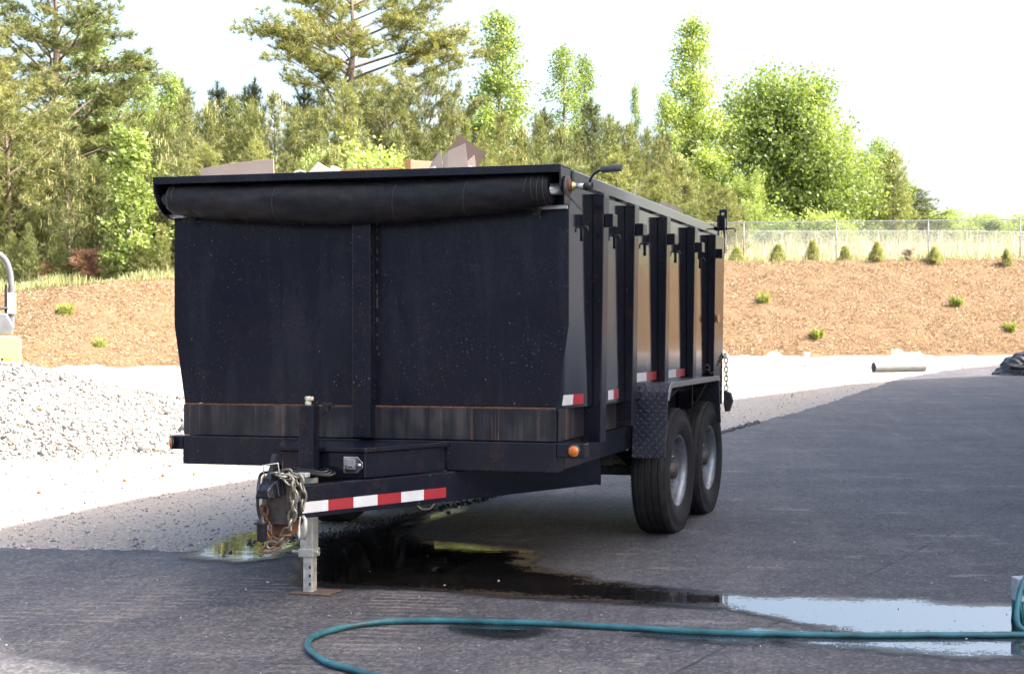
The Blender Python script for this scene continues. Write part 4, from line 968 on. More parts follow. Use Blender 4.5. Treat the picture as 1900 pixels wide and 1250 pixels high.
# ------------------------------------------------------------------ bag, pipes, pile
def blob(name, c, dims, amp, mat, seed, label, cat, n=40):
    V = []; 
    for j in range(n + 1):
        ph = math.pi / 2 * (1 - j / n)
        for i in range(2 * n):
            t = 2 * math.pi * i / (2 * n); d = Vector((math.cos(t) * math.cos(ph), math.sin(t) * math.cos(ph), math.sin(ph)))
            r = 1 + amp * mnoise.fractal(d * 1.6 + Vector((seed, 0, 0)), 1, 2, 3) - .10 * abs(mnoise.noise(d * 5))
            V.append((d.x * dims[0] * r, d.y * dims[1] * r, max(-.02, d.z * dims[2] * r)))
    i = np.arange(2 * n)[None, :]; j = np.arange(n)[:, None] * 2 * n; i2 = (i + 1) % (2 * n)
    o = raw_mesh(name, V, np.stack([j + i, j + 2 * n + i, j + 2 * n + i2, j + i2], -1).reshape(-1, 4), mat, smooth=True); o.location = c
    return meta(o, label, cat)
M['bag'] = simple('black_plastic_sheet', (.008, .008, .010), .28, 0, .3, 9, .5)
g = on_ground(1895, 697); blob('black_bag', (g.x + .45, g.y + .3, g.z), (1.0, .55, .50), .30, M['bag'], 4.2, 'crumpled black plastic bag lying on the asphalt at the right edge', 'bag')
M['pvc'] = simple('weathered_pvc', (.22, .22, .22), .5, 0, .1, 5)
pa, pb = on_ground(1622, 691), on_ground(1716, 689)
pp = MB(); r_ = .125; a = Vector((pa.x, pa.y + .1, pa.z + r_)); b_ = Vector((pb.x, pb.y + .1, pb.z + r_))
pp.tube([a, b_], r_, 32, caps=False).tube([a + Vector((.001, 0, 0)), b_ - Vector((.001, 0, 0))], r_ - .012, 32, caps=False)
pp.build('pipe_section', M['pvc']); po = bpy.data.objects['pipe_section']; meta(po, 'short wide grey pipe lying on the sunlit gravel', 'pipe')
g = on_ground(1497, 681); MB().cyl((0, 0, -.05), (0, 0, .33), .075, 24).cyl((0, 0, .33), (0, 0, .40), .085, 24).build('cleanout_pipe', M['white']); po = bpy.data.objects['cleanout_pipe']; po.location = (g.x, g.y, g.z); meta(po, 'white upright pipe stub with cap standing in the gravel', 'pipe')

def stones(name, P, S, mat, seed, **k):
    """many small angular stones, one mesh"""
    rs = np.random.RandomState(seed); n = len(P)
    base = np.array([(1, 0, 0), (-1, 0, 0), (0, 1, 0), (0, -1, 0), (0, 0, 1), (0, 0, -1), (.6, .6, .5), (-.6, -.6, .5)], float)[:6]
    F8 = np.array([(0, 2, 4), (2, 1, 4), (1, 3, 4), (3, 0, 4), (2, 0, 5), (1, 2, 5), (3, 1, 5), (0, 3, 5)])
    jit = base[None] * rs.uniform(.55, 1.25, (n, 6, 1)) + rs.uniform(-.28, .28, (n, 6, 3)); jit[:, :, 2] *= .75
    q = rs.normal(size=(n, 4)); q /= np.linalg.norm(q, axis=1)[:, None]; w, x, y, z = q.T
    Rm = np.stack([1 - 2 * (y * y + z * z), 2 * (x * y - z * w), 2 * (x * z + y * w), 2 * (x * y + z * w), 1 - 2 * (x * x + z * z), 2 * (y * z - x * w), 2 * (x * z - y * w), 2 * (y * z + x * w), 1 - 2 * (x * x + y * y)], -1).reshape(n, 3, 3)
    V = np.einsum('nij,nkj->nki', Rm, jit) * np.asarray(S)[:, None, None] + np.asarray(P)[:, None, :]
    Fc = F8[None] + 6 * np.arange(n)[:, None, None]
    return meta(raw_mesh(name, V.reshape(-1, 3), Fc.reshape(-1, 3), mat), **k)
PC = (-9.6, 16.2)
def pile_h(x, y):
    d = np.hypot((x - PC[0]) / 3.4, (y - PC[1]) / 2.9); h = .92 * np.clip(1 - d, 0, 1) ** .85
    d2 = np.hypot((x + 7.3) / 1.9, (y - 13.6) / 1.6); h = np.maximum(h, .30 * np.clip(1 - d2, 0, 1) ** .9)
    d3 = np.hypot((x + 7.0) / 2.6, (y - 17.2) / 1.8); h = np.maximum(h, .30 * np.clip(1 - d3, 0, 1) ** .8)
    return h + np.where(h > .01, .05 * np.sin(x * 2.1 + 1) * np.sin(y * 1.7), 0)
gx = np.linspace(-14, -3.5, 150); gy = np.linspace(12, 20, 120); X, Y = np.meshgrid(gx, gy); hh = pile_h(X, Y)
rs = np.random.RandomState(2)
V = np.stack([X.ravel(), Y.ravel(), (hz(X, Y) + hh - .03 + rs.uniform(-.012, .012, X.shape)).ravel()], 1)
i = (np.arange(149)[None, :] + 150 * np.arange(119)[:, None]); keep = hh[:-1, :-1] > .005; i = i[keep]
meta(raw_mesh('gravel_pile', V, np.stack([i, i + 1, i + 151, i + 150], -1), M['ground']), 'long low heap of pale crushed gravel left of the trailer', 'gravel pile', kind='stuff')
n = 46000; px_ = rs.uniform(-13.5, -3.8, n); py_ = rs.uniform(12.2, 19.5, n); ph_ = pile_h(px_, py_)
kp = ph_ > .03 + rs.uniform(-.1, .05, n); px_, py_, ph_ = px_[kp], py_[kp], ph_[kp]
sz = np.exp(rs.normal(-4.32, .55, len(px_))); P = np.stack([px_, py_, hz(px_, py_) + ph_ - .01], 1)
stones('loose_gravel', P, sz, M['stone'], 3, kind='stuff', label='angular grey stones lying loose over the gravel heap', cat='gravel')
# stones over the gravel yard, denser at the asphalt edge
n = 30000; d = rs.uniform(7, 34, n) ** 1.0; d = 7 + 27 * rs.uniform(0, 1, n) ** 1.7; th = rs.uniform(-.6, .26, n); x = th * d
e = np.interp(x, ex, ey); kp = (d > e - .03); x, d, e = x[kp], d[kp], e[kp]; sz = np.exp(rs.normal(-4.95, .42, len(x))) * np.interp(d, [7, 30], [1, 1.6])
stones('yard_stones', np.stack([x, d, hz(x, d) + .2 * sz], 1), sz, M['stone_s'], 5, kind='stuff', label='small pale stones scattered over the gravel yard', cat='gravel')
n = 2400; x = rs.uniform(-2.75, .6, n); d = np.interp(x, ex, ey) + rs.normal(.03, .13, n); kp = (d > 6.2); x, d = x[kp], d[kp]; sz = np.exp(rs.normal(-4.7, .45, len(x)))
stones('edge_pebbles', np.stack([x, d, hz(x, d) + .012 + .3 * sz], 1), sz, M['pebble'], 6, kind='stuff', label='dark wet pebbles along the broken asphalt edge', cat='pebbles')
n = 420; x = rs.uniform(-3.2, 2.6, n); d = rs.uniform(4.4, 12, n); sz = np.exp(rs.normal(-5.55, .4, n)); kp = d < np.interp(x, ex, ey); x, d, sz = x[kp], d[kp], sz[kp]
stones('asphalt_grit', np.stack([x, d, hz(x, d) + .014 + .3 * sz], 1), sz, M['stone_s'], 7, kind='stuff', label='tiny stones strewn on the asphalt', cat='gravel')
n = 70; x = rs.uniform(.05, 1.5, n); d = rs.uniform(4.85, 5.85, n); sz = np.exp(rs.normal(-6.1, .4, n))
stones('puddle_grit', np.stack([x, d, 0 * x + .018 + .3 * sz], 1), sz, M['pebble'], 8, kind='stuff', label='dark grit lying in the shallow bright water', cat='grit')
# clay clods on the pile's flank and yard
n = 300; x = rs.uniform(-9, -4.6, n); d = rs.uniform(8.4, 15, n); sz = np.exp(rs.normal(-4.2, .5, n))
M['clod'] = stone_mat('clay_clods', [(.30, .17, .09), (.42, .27, .16), (.24, .15, .09)])
stones('clay_clods', np.stack([x, d, hz(x, d) + pile_h(x, d) + .2 * sz], 1), sz, M['clod'], 9, kind='stuff', label='reddish clay crumbs on the gravel yard', cat='clay')

# ------------------------------------------------------------------ compact roller at the left edge
RX, RY = -11.28, 20.0; rz_ = H(RX, RY)
M['yellow'] = simple('yellow_machine_paint', (.62, .42, .035), .35, 0, .12, 4); M['mgrey'] = simple('grey_machine_paint', (.13, .135, .145), .4, 0, .2, 6)
ro = empty('road_roller', (RX - .52, RY - .3, rz_), R(30), label='yellow and grey compact road roller parked behind the gravel heap', cat='road roller')
body = [(-.60, .42), (.52, .42), (.60, .55), (.60, 1.10), (.52, 1.16), (-.60, 1.16)]
M['palecover'] = simple('pale_cover_panel', (.78, .58, .15), .45, 0, .06, 4)
MB().prism(body, 'y', -.05, 1.7).build('body', M['palecover'], ro, .03, 3)
MB().prism([(.10, .50), (.45, .46), (.56, .56), (.56, .74), (.44, .80), (.10, .80)], 'y', -.09, -.052).build('bumper', M['yellow'], ro, .01)
MB().box(.24, .35, -.10, -.088, .56, .80).build('bumper_slot', M['blackplastic'], ro, .005)
MB().prism([(-.60, 1.165), (.47, 1.165), (.50, 1.30), (.40, 1.52), (-.60, 1.56)], 'y', .0, 1.2).build('deck_cover', M['mgrey'], ro, .03, 3)
MB().box(-.62, .42, .02, .9, 1.62, 1.60).build('deck', M['mgrey'], ro, .01)
arch = [(.46, .35, 1.25), (.46, .35, 1.70), (.455, .35, 2.05), (.42, .35, 2.28), (.36, .35, 2.42), (.27, .35, 2.50), (.15, .35, 2.54), (-.0, .35, 2.55), (-.9, .35, 2.55)]
MB().tube(smooth(arch, 6), .045, 10).build('roll_bar', M['mgrey'], ro)
MB().box(.40, .52, .27, .40, 1.52, 1.86).build('bar_socket', M['white'], ro, .01); MB().box(.36, .40, .28, .42, 1.5, 2.0).build('bar_strut', M['blackplastic'], ro, .01)
MB().box(-.5, .12, .3, .8, 1.6, 1.72).prism([(.78, 1.7), (.90, 2.1), (.82, 2.1), (.68, 1.72)], 'x', -.5, .12).build('seat', M['blackplastic'], ro, .03)
MB().tube([(.12, .0, 1.72), (.22, -.02, 1.74)], .02, 8).build('grab_handle', M['blackplastic'], ro)
for yy in (.15, 1.55): MB().lathe([(.001, -.55), (.36, -.55), (.37, -.53), (.37, .53), (.36, .55), (.001, .55)], 'x', 40, (0, yy, .36)).build('drum', M['rim'], ro)
# ------------------------------------------------------------------ chain-link fences
M['fence'] = simple('galvanised_fence', (.22, .23, .235), .5, .3, .1, 20)
def mesh_mat():
    t = MT('chain_link_fabric'); uvn = N(t.nt, "ShaderNodeAttribute"); uvn.attribute_name = "uvw"; s_ = t.sep(uvn.outputs['Vector'])
    fr = 8.5; a = t.math('MULTIPLY', t.math('ADD', s_[0], s_[1]), fr); b = t.math('MULTIPLY', t.math('SUBTRACT', s_[0], s_[1]), fr)
    def ln(v): return t.math('ABSOLUTE', t.math('SUBTRACT', t.math('FRACT', v), .5))
    m = t.math('MAXIMUM', ln(a), ln(b)); mask = t.math('GREATER_THAN', m, .445)
    t.set('Base Color', (.36, .37, .38)).set('Metallic', .3).set('Roughness', .5)
    tr = N(t.nt, "ShaderNodeBsdfTransparent"); mx = N(t.nt, "ShaderNodeMixShader"); t.L(mask, mx.inputs[0]); t.L(tr.outputs[0], mx.inputs[1]); t.L(t.p.outputs[0], mx.inputs[2]); t.L(mx.outputs[0], t.out.inputs[0])
    return t.m
M['link'] = mesh_mat()
def fence(p0, p1, n, hgt, label, rad=.024, zf=None):
    p0 = Vector((p0[0], p0[1], 0)); p1 = Vector((p1[0], p1[1], 0)); e_ = empty('chain_link_fence', (p0.x, p0.y, H(p0.x, p0.y)), label=label, cat='fence')
    P = [p0.lerp(p1, k / n) for k in range(n + 1)]; G_ = [Vector((p.x, p.y, H(p.x, p.y))) - e_.location for p in P]
    for g_ in G_: MB().cyl(g_ + Vector((0, 0, -.1)), g_ + Vector((0, 0, hgt + .02)), rad, 10).cyl(g_ + Vector((0, 0, hgt + .02)), g_ + Vector((0, 0, hgt + .05)), rad * 1.3, 10).build('post', M['fence'], e_)
    MB().tube([g_ + Vector((0, 0, hgt)) for g_ in G_], rad * .8, 8).build('top_rail', M['fence'], e_)
    V = []; UV = []; s_ = 0
    for k, g_ in enumerate(G_):
        if k: s_ += (g_ - G_[k - 1]).length
        V += [tuple(g_ + Vector((0, -.03, .02))), tuple(g_ + Vector((0, -.03, hgt)))]; UV += [(s_, 0, 0), (s_, hgt, 0)]
    o = raw_mesh('wire_mesh', V, [(2 * k, 2 * k + 2, 2 * k + 3, 2 * k + 1) for k in range(n)], M['link'], parent=e_)
    a_ = o.data.attributes.new("uvw", 'FLOAT_VECTOR', 'POINT'); a_.data.foreach_set('vector', np.array(UV, np.float32).ravel())
fa = at(1212, 490, 47.5); fb = at(1380, 490, 47.0); step = ((1893 - 1380) / 3)
q0 = at(1380, 490, 47.7); q1 = at(1893, 487, 47.9); dv = (q1 - q0) / 3
fence((q0 - dv * 3)[:2], (q1 + dv * 3)[:2], 9, 1.62, 'nearer chain link fence along the top of the mulch bank')
q0 = at(1390, 480, 60); q1 = at(1847, 480, 66); dv = (q1 - q0) / 8
fence((q0 - dv * 3)[:2], (q1 + dv * 4)[:2], 15, 1.6, 'farther chain link fence standing in the pale grass field', .020)

# ------------------------------------------------------------------ vegetation
class Tree:
    """collects limbs (tubes) and leaf-sized faces"""
    def __init__(s, seed): s.r = np.random.RandomState(seed); s.w = MB(); s.T = []; s.Cn = []
    def limb(s, pts, r0, r1, n=6):
        m = len(pts); s.w.tube(pts, [r0 + (r1 - r0) * i / (m - 1) for i in range(m)], n, caps=False)
def rot_rand(rs, n):
    q = rs.normal(size=(n, 4)); q /= np.linalg.norm(q, axis=1)[:, None]; w, x, y, z = q.T
    return np.stack([1 - 2 * (y * y + z * z), 2 * (x * y - z * w), 2 * (x * z + y * w), 2 * (x * y + z * w), 1 - 2 * (x * x + z * z), 2 * (y * z - x * w), 2 * (x * z - y * w), 2 * (y * z + x * w), 1 - 2 * (x * x + y * y)], -1).reshape(n, 3, 3)
def needles(rs, P, D, n, L, w, spread=1.0):
    """P tuft points, D shoot directions; n thin blades per tuft -> V,F"""
    m = len(P); P = np.repeat(P, n, 0); D = np.repeat(D, n, 0)
    d = D * .75 + rs.normal(size=(m * n, 3)) * .55 * spread; d /= np.linalg.norm(d, axis=1)[:, None]
    s = np.cross(d, rs.normal(size=(m * n, 3))); s /= np.linalg.norm(s, axis=1)[:, None] + 1e-9
    l = L * rs.uniform(.7, 1.2, (m * n, 1)); o = P - D * rs.uniform(0, .12, (m * n, 1))
    V = np.stack([o - s * w * .5, o + s * w * .5, o + d * l + s * w * .2, o + d * l - s * w * .2], 1)
    # blades of one tuft share an island through nothing; keep as quads
    return V.reshape(-1, 3), np.arange(m * n * 4).reshape(-1, 4)
def leaves(rs, P, size, n, spread, droop=.0):
    m = len(P); P = np.repeat(P, n, 0) + rs.normal(size=(m * n, 3)) * spread
    Rm = rot_rand(rs, m * n); sz = size * rs.uniform(.6, 1.25, (m * n, 1, 1))
    base = np.array([(-.5, 0, 0), (0, -.36, .06), (.55, 0, 0), (0, .36, .06)])
    V = np.einsum('nij,kj->nki', Rm, base) * sz + P[:, None, :]
    return V.reshape(-1, 3), np.arange(m * n * 4).reshape(-1, 4)
def finish(name, T, parts, bark, root_meta=None):
    """parts: list of (V,F,material) joined into one crown mesh"""
    e_ = empty(name); T.w.build('trunk', bark, e_)
    Vs, Fs, mi, mats = [], [], [], []; b = 0
    for k, (V, Fc, m) in enumerate(parts): Vs.append(V); Fs.append(Fc + b); mi.append(np.full(len(Fc), k)); mats.append(m); b += len(V)
    raw_mesh('crown', np.concatenate(Vs), np.concatenate(Fs), mats, np.concatenate(mi), parent=e_)
    return e_
def unit(v): v = np.array(v, float); return v / (np.linalg.norm(v) + 1e-9)

def young_pine(seed, h=8.0, r=2.0, mat='needle_y', candles=True, dens=1.0, low=.04):
    T = Tree(seed); rs = T.r; lean = rs.uniform(-.02, .02, 2)
    T.limb([(lean[0] * z * z * .1, lean[1] * z * z * .1, z) for z in np.linspace(0, h * .97, 9)], .016 * h, .012)
    P, D, CP = [], [], []; z = h * low
    while z < h * .95:
        t = z / h; nb = rs.randint(4, 7); a0 = rs.uniform(0, 6.28)
        for k in range(nb):
            a = a0 + k * 6.283 / nb + rs.uniform(-.35, .35); Lb = r * (1 - t) ** .72 * rs.uniform(.6, 1.15) + .12
            if t < .25: Lb *= .55 + 1.8 * t
            up_ = rs.uniform(.25, .6) + .5 * t; dirx = np.array([math.cos(a), math.sin(a), up_]); c0 = np.array([lean[0] * z * z * .1, lean[1] * z * z * .1, z])
            pts = [c0 + dirx * Lb * s + np.array([0, 0, .18 * Lb * s * s]) for s in np.linspace(0, 1, 5)]
            T.limb([tuple(p) for p in pts], .010 + .006 * Lb, .004, 4)
            ns = max(3, int(Lb * 7.5 * dens))
            for j in range(ns):
                s = .22 + .78 * (j + rs.uniform(0, 1)) / ns; c = c0 + dirx * Lb * s + np.array([0, 0, .18 * Lb * s * s])
                c = c + rs.normal(size=3) * np.array([.13, .13, .08]) * (.5 + s) * min(1, Lb)
                P.append(c); D.append(unit(dirx * .5 + rs.normal(size=3) * .35 + np.array([0, 0, .65])))
                if rs.rand() < .18 + .45 * (s > .8): CP.append(c + np.array([0, 0, .05]))
            CP.append(pts[-1])
        z += rs.uniform(.22, .36) * (1 if dens >= 1 else 1.2)
    for q in range(10): P.append(np.array([lean[0] * h * h * .1, lean[1] * h * h * .1, h * (.93 + .008 * q)])); D.append(unit([0, 0, 1]))
    P, D = np.array(P), np.array(D); V, Fc = needles(rs, P, D, 15, .26, .026)
    parts = [(V, Fc, M[mat])]
    if candles:
        CP = np.array(CP); n = len(CP); s = unit([1, .4, 0]) * .016; hh_ = rs.uniform(.16, .38, (n, 1)); tip = CP + np.concatenate([rs.normal(size=(n, 2)) * .03, hh_], 1)
        Vc = np.stack([CP - s, CP + s, tip + s * .5, tip - s * .5], 1).reshape(-1, 3); parts.append((Vc, np.arange(4 * n).reshape(-1, 4), M['candle']))
    return finish('pine_tree', T, parts, M['bark'])
def old_pine(seed, h=18.0, r=4.5, start=.35, mat='needle', dens=1.0, asc=.55, nl=34, shape=0):
    T = Tree(seed); rs = T.r; wx, wy = rs.uniform(-.25, .25, 2)
    def tr(z): return np.array([wx * math.sin(z * .35), wy * math.sin(z * .27 + 1), z])
    T.limb([tuple(tr(z)) for z in np.linspace(0, h * .96, 16)], .017 * h, .025, 9)
    P, D = [], []
    for k in range(nl):
        t = start + (1 - start) * (k + rs.uniform(0, .9)) / nl; z = t * h * .96; a = k * 2.4 + rs.uniform(-.5, .5); c0 = tr(z)
        env = (1 - ((t - start) / (1 - start))) ** .6 if shape == 0 else math.sin(math.pi * min(1, (t - start) / (1 - start) * .8 + .22)) ** .7
        Lb = max(.7, r * env * rs.uniform(.6, 1.1)); up_ = asc * rs.uniform(.5, 1.3) + .35 * t
        d = np.array([math.cos(a), math.sin(a), up_]); bend = rs.normal(size=3) * .12
        def bp(s): return c0 + d * Lb * s + bend * Lb * s * s + np.array([0, 0, .10 * Lb * s * s]) + .05 * Lb * np.array([math.sin(s * 7 + a), math.cos(s * 6), math.sin(s * 5)])
        T.limb([tuple(bp(s)) for s in np.linspace(0, 1, 7)], .018 + .014 * Lb, .010, 5)
        nsb = max(4, int(Lb * 3.6))
        for j in range(nsb):
            s = .28 + .72 * (j + rs.uniform(0, 1)) / nsb; q0 = bp(s); a2 = a + rs.choice([-1, 1]) * rs.uniform(.3, 1.2)
            l2 = Lb * (.22 + .16 * rs.rand()) * (1.2 - s * .55) + .2; d2 = np.array([math.cos(a2), math.sin(a2), rs.uniform(.0, .7)])
            T.limb([tuple(q0 + d2 * l2 * x) for x in (0, .5, 1)], .012, .005, 4)
            nt2 = max(4, int(l2 * 10 * dens))
            for i in range(nt2):
                u = .3 + .75 * rs.rand(); P.append(q0 + d2 * l2 * u + rs.normal(size=3) * np.array([.17, .17, .11])); D.append(unit(d2 * .5 + rs.normal(size=3) * .4 + np.array([0, 0, .55])))
    P, D = np.array(P), np.array(D); V, Fc = needles(rs, P, D, 15, .27, .030)
    return finish('pine_tree', T, [(V, Fc, M[mat])], M['bark'])
def broadleaf(seed, h=10.0, r=2.0, mat='leaf_b', shape='cone', nleaf=9000, size=.13, start=.12, bark='bark_g', name='broadleaf_tree', nl=30, clump=.20, multi=1):
    T = Tree(seed); rs = T.r; P = []
    for stem in range(multi):
        off = np.array([0, 0]) if multi == 1 else np.array([math.cos(stem * 2.4), math.sin(stem * 2.4)]) * .25; ang = off * (0 if multi == 1 else .35); hs_ = h * (1 if stem == 0 else rs.uniform(.7, .92))
        wx, wy = rs.uniform(-.15, .15, 2) * h * .06
        def tr(z): return np.array([off[0] + ang[0] * z + wx * math.sin(z * .5), off[1] + ang[1] * z + wy * math.sin(z * .4 + 1), z])
        top = .97 if shape == 'cone' else .62
        T.limb([tuple(tr(z)) for z in np.linspace(0, hs_ * top, 12)], .014 * hs_ / multi ** .5, .02, 8)
        for k in range(nl):
            u = (k + rs.uniform(0, 1)) / nl; t = start + (top - .04 - start) * u; z = t * hs_; a = k * 2.4 + rs.uniform(-.4, .4)
            tt = (t - start) / (1 - start)
            if shape == 'cone': Lb = r * (min(1, tt * 5 + .45)) * (1 - tt) ** .95 * rs.uniform(.65, 1.12) + .15; up_ = rs.uniform(.5, 1.1)
            else: Lb = r * rs.uniform(.55, 1.0) * (1.05 - .35 * u); up_ = rs.uniform(-.05, .35) + 1.5 * u ** 1.6
            c0 = tr(z); d = np.array([math.cos(a), math.sin(a), up_]); 
            if shape != 'cone': d = unit(d) * 1.15
            bend = rs.normal(size=3) * .10
            def bp(s): return c0 + d * Lb * s + bend * Lb * s * s + .04 * Lb * np.array([math.sin(s * 7 + a), math.cos(s * 6 + k), math.sin(s * 5)])
            T.limb([tuple(bp(s)) for s in np.linspace(0, 1, 6)], .010 + .013 * Lb, .006, 5)
            nsb = max(4, int(Lb * (4.5 if shape == 'cone' else 4.0)))
            for j in range(nsb):
                s = .25 + .75 * (j + rs.uniform(0, 1)) / nsb; q0 = bp(s); l2 = (.20 + .30 * rs.rand()) * Lb * (1.15 - .6 * s) + .12
                d2 = unit(rs.normal(size=3) + d * .6 + np.array([0, 0, .25])); T.limb([tuple(q0 + d2 * l2 * x) for x in (0, 1)], .008, .003, 3)
                for i in range(max(2, int(l2 * 6))): P.append(q0 + d2 * l2 * rs.uniform(.25, 1.1) + rs.normal(size=3) * .10)
    P = np.array(P); per = max(2, int(nleaf / len(P))); V, Fc = leaves(rs, P, size, per, clump)
    return finish(name, T, [(V, Fc, M[mat])], M[bark])

first_used = {}
protos = {}
def plant(proto, px, py_top, d, label, cat='tree', group=None, wpx=None, base=None, rz=None, tilt=0, ph=None):
    """stand a tree of kind proto on the terrain so that its top is as high as seen; copies share mesh data"""
    root, ph_, pr_ = protos[proto]
    x = (px - CX) / F_PX * d; z0 = H(x, d) - .05 if base is None else base; zt = CAMZ - (py_top - CY) / F_PX * d
    sz = (zt - z0) / ph_; sx = sz if wpx is None else 1.15 * (wpx / F_PX * d / 2) / pr_
    if proto in first_used:
        e_ = root.copy(); C.objects.link(e_)
        for c_ in list(root.children): q_ = c_.copy(); C.objects.link(q_); q_.parent = e_
    else: e_ = root; first_used[proto] = 1
    e_.location = (x, d, z0); e_.scale = (sx, sx, sz); e_.rotation_euler = (.05 * math.sin(px * 1.3) if proto == 'cyp' else 0, .07 * math.sin(px * 2.1) if proto == 'cyp' else 0, rz if rz is not None else (px * 1.7) % 6.28)
    for k_ in ('label', 'category', 'group'):
        if k_ in e_: del e_[k_]
    return meta(e_, label, cat, group)
def proto(key, root, h, r): protos[key] = (root, h, r)
proto('yp1', young_pine(1, 8, 2.0), 8, 1.9); proto('yp2', young_pine(2, 8, 1.8), 8, 1.7); proto('yp3', young_pine(3, 8, 2.3, dens=1.1), 8, 2.1)
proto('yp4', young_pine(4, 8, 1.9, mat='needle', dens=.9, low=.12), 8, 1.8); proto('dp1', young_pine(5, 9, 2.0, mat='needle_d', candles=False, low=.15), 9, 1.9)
proto('op1', old_pine(11, 18, 5.6, .14, dens=1.25, asc=.62, nl=50), 18, 5.2); proto('op2', old_pine(12, 18, 4.6, .48, nl=34, shape=1, asc=.35, dens=1.15), 18, 4.6)
proto('op3', old_pine(13, 10, 4.0, .25, nl=26, shape=1, dens=1.2), 10, 4.0)
proto('tp1', broadleaf(21, 12, 2.3, nleaf=27000, size=.13, nl=54, clump=.20), 12, 1.7); proto('tp2', broadleaf(22, 12, 1.9, nleaf=12000, size=.125, nl=38, clump=.20, start=.1), 12, 1.5)
proto('oak', broadleaf(23, 12, 5.0, 'leaf_o', 'round', nleaf=62000, size=.185, nl=66, start=.04, name='oak_tree', clump=.36), 11.6, 4.6)
proto('oak2', broadleaf(24, 10, 4.2, 'leaf_o', 'round', nleaf=32000, size=.165, nl=40, start=.05, name='broadleaf_tree', clump=.28), 9.8, 4.3)
proto('yel', broadleaf(25, 9, 3.0, 'leaf_y', 'round', nleaf=5000, size=.16, nl=26, start=.2), 9, 3.0)
proto('map', broadleaf(26, 5, 2.0, 'leaf_b', 'round', nleaf=9500, size=.135, nl=24, start=.05, name='maple_sapling', multi=2, clump=.16), 5, 2.2)
proto('sap', broadleaf(27, 6, .8, 'leaf_b', 'cone', nleaf=4200, size=.14, nl=36, start=.03, name='leafy_sapling', clump=.12), 6, .8)
# --- named trees, left to right
plant('op1', 95, -90, 50, 'tall spreading pine at the far left with long ascending branches', wpx=430, rz=.4)
plant('op1', -40, 25, 46, 'dark pine cut by the left edge of the picture', wpx=300, rz=3.9)
plant('op3', 10, 190, 43, 'low bushy pine standing in front of the far left edge pine', wpx=260, rz=1)
plant('tp2', 165, 0, 58, 'thin bright green broadleaf showing behind the tall spreading pine', wpx=150)
plant('sap', 245, 232, 41.5, 'narrow bright green leafy sapling in front of the pines', 'sapling', wpx=85)
plant('tp1', 265, 95, 66, 'bright green pointed broadleaf right of the tall spreading pine', wpx=80)
plant('tp1', 318, 125, 68, 'smaller bright green broadleaf next to the pale yellow tree', wpx=90, rz=2)
plant('yel', 410, 115, 74, 'pale yellow leafed tree rising behind the pine row', wpx=130)
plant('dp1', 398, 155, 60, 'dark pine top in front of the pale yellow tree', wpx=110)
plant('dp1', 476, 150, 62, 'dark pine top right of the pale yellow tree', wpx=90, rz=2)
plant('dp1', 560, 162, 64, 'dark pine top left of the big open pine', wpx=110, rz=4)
plant('op2', 645, -75, 62, 'big open pine with bare lower trunk above the trailer', wpx=350, rz=.9)
plant('op3', 790, 152, 58, 'drooping brown green pine right of the big open pine', wpx=170, rz=2.4)
plant('op3', 715, 165, 56, 'bushy pine filling in below the big open pine', wpx=190, rz=.4)
plant('yp1', 640, 150, 47, 'yellow green young pine under the big open pine', wpx=120)
plant('map', 690, 205, 42.5, 'bright maple sapling above the cardboard box', 'sapling', wpx=210)
plant('map', 590, 215, 43.5, 'smaller maple sapling above the pale board scraps', 'sapling', wpx=90, rz=2)
plant('tp1', 925, 8, 72, 'dense pointed bright green tree right of the big open pine', wpx=128, rz=.5)
plant('tp2', 1046, 66, 76, 'airy light green tree right of the dense pointed tree', wpx=95, rz=1)
plant('tp2', 1086, 88, 78, 'second airy light green tree, right of its taller neighbour', wpx=75, rz=3)
plant('tp2', 1178, 143, 74, 'very slim light green tree between two broader ones', wpx=34)
plant('tp2', 1236, 160, 74, 'short light green tree leaning on the tall bright one', wpx=70, rz=2)
plant('tp1', 1290, 22, 76, 'tall bright yellow green tree above the rear of the trailer', wpx=118, rz=2.6)
plant('dp1', 1102, 185, 58, 'dark green pine with a blunt top above the crank handle', wpx=120, rz=1)
plant('oak', 1462, 72, 80, 'broad round oak beyond the chain link fence', wpx=300, rz=.6)
plant('oak2', 1545, 205, 78, 'lower round tree in front of the broad oak on its right', wpx=150, rz=1.2)
plant('oak2', 1625, 228, 84, 'dark round tree between the oak and the end of the wood', wpx=150, rz=2.2)
plant('yp3', 1658, 280, 78, 'dark pine ending the wood on the right', wpx=95, rz=3)
plant('oak2', 1385, 300, 72, 'round green tree just right of the trailer rear', wpx=110, rz=.2)
plant('map', 1530, 368, 70, 'pale blossoming shrub at the foot of the oak', 'shrub', wpx=130, rz=4)
plant('map', 1445, 385, 68, 'light green shrub under the oak behind the fence', 'shrub', wpx=110, rz=1)
plant('oak2', 1725, 378, 105, 'low spreading tree on the horizon right of the dark pine', wpx=200, rz=1)
plant('oak2', 1800, 392, 110, 'low far tree in the middle of the horizon gap', wpx=200, rz=2)
plant('oak2', 1868, 388, 108, 'low far tree at the right edge of the picture', wpx=190, rz=3)
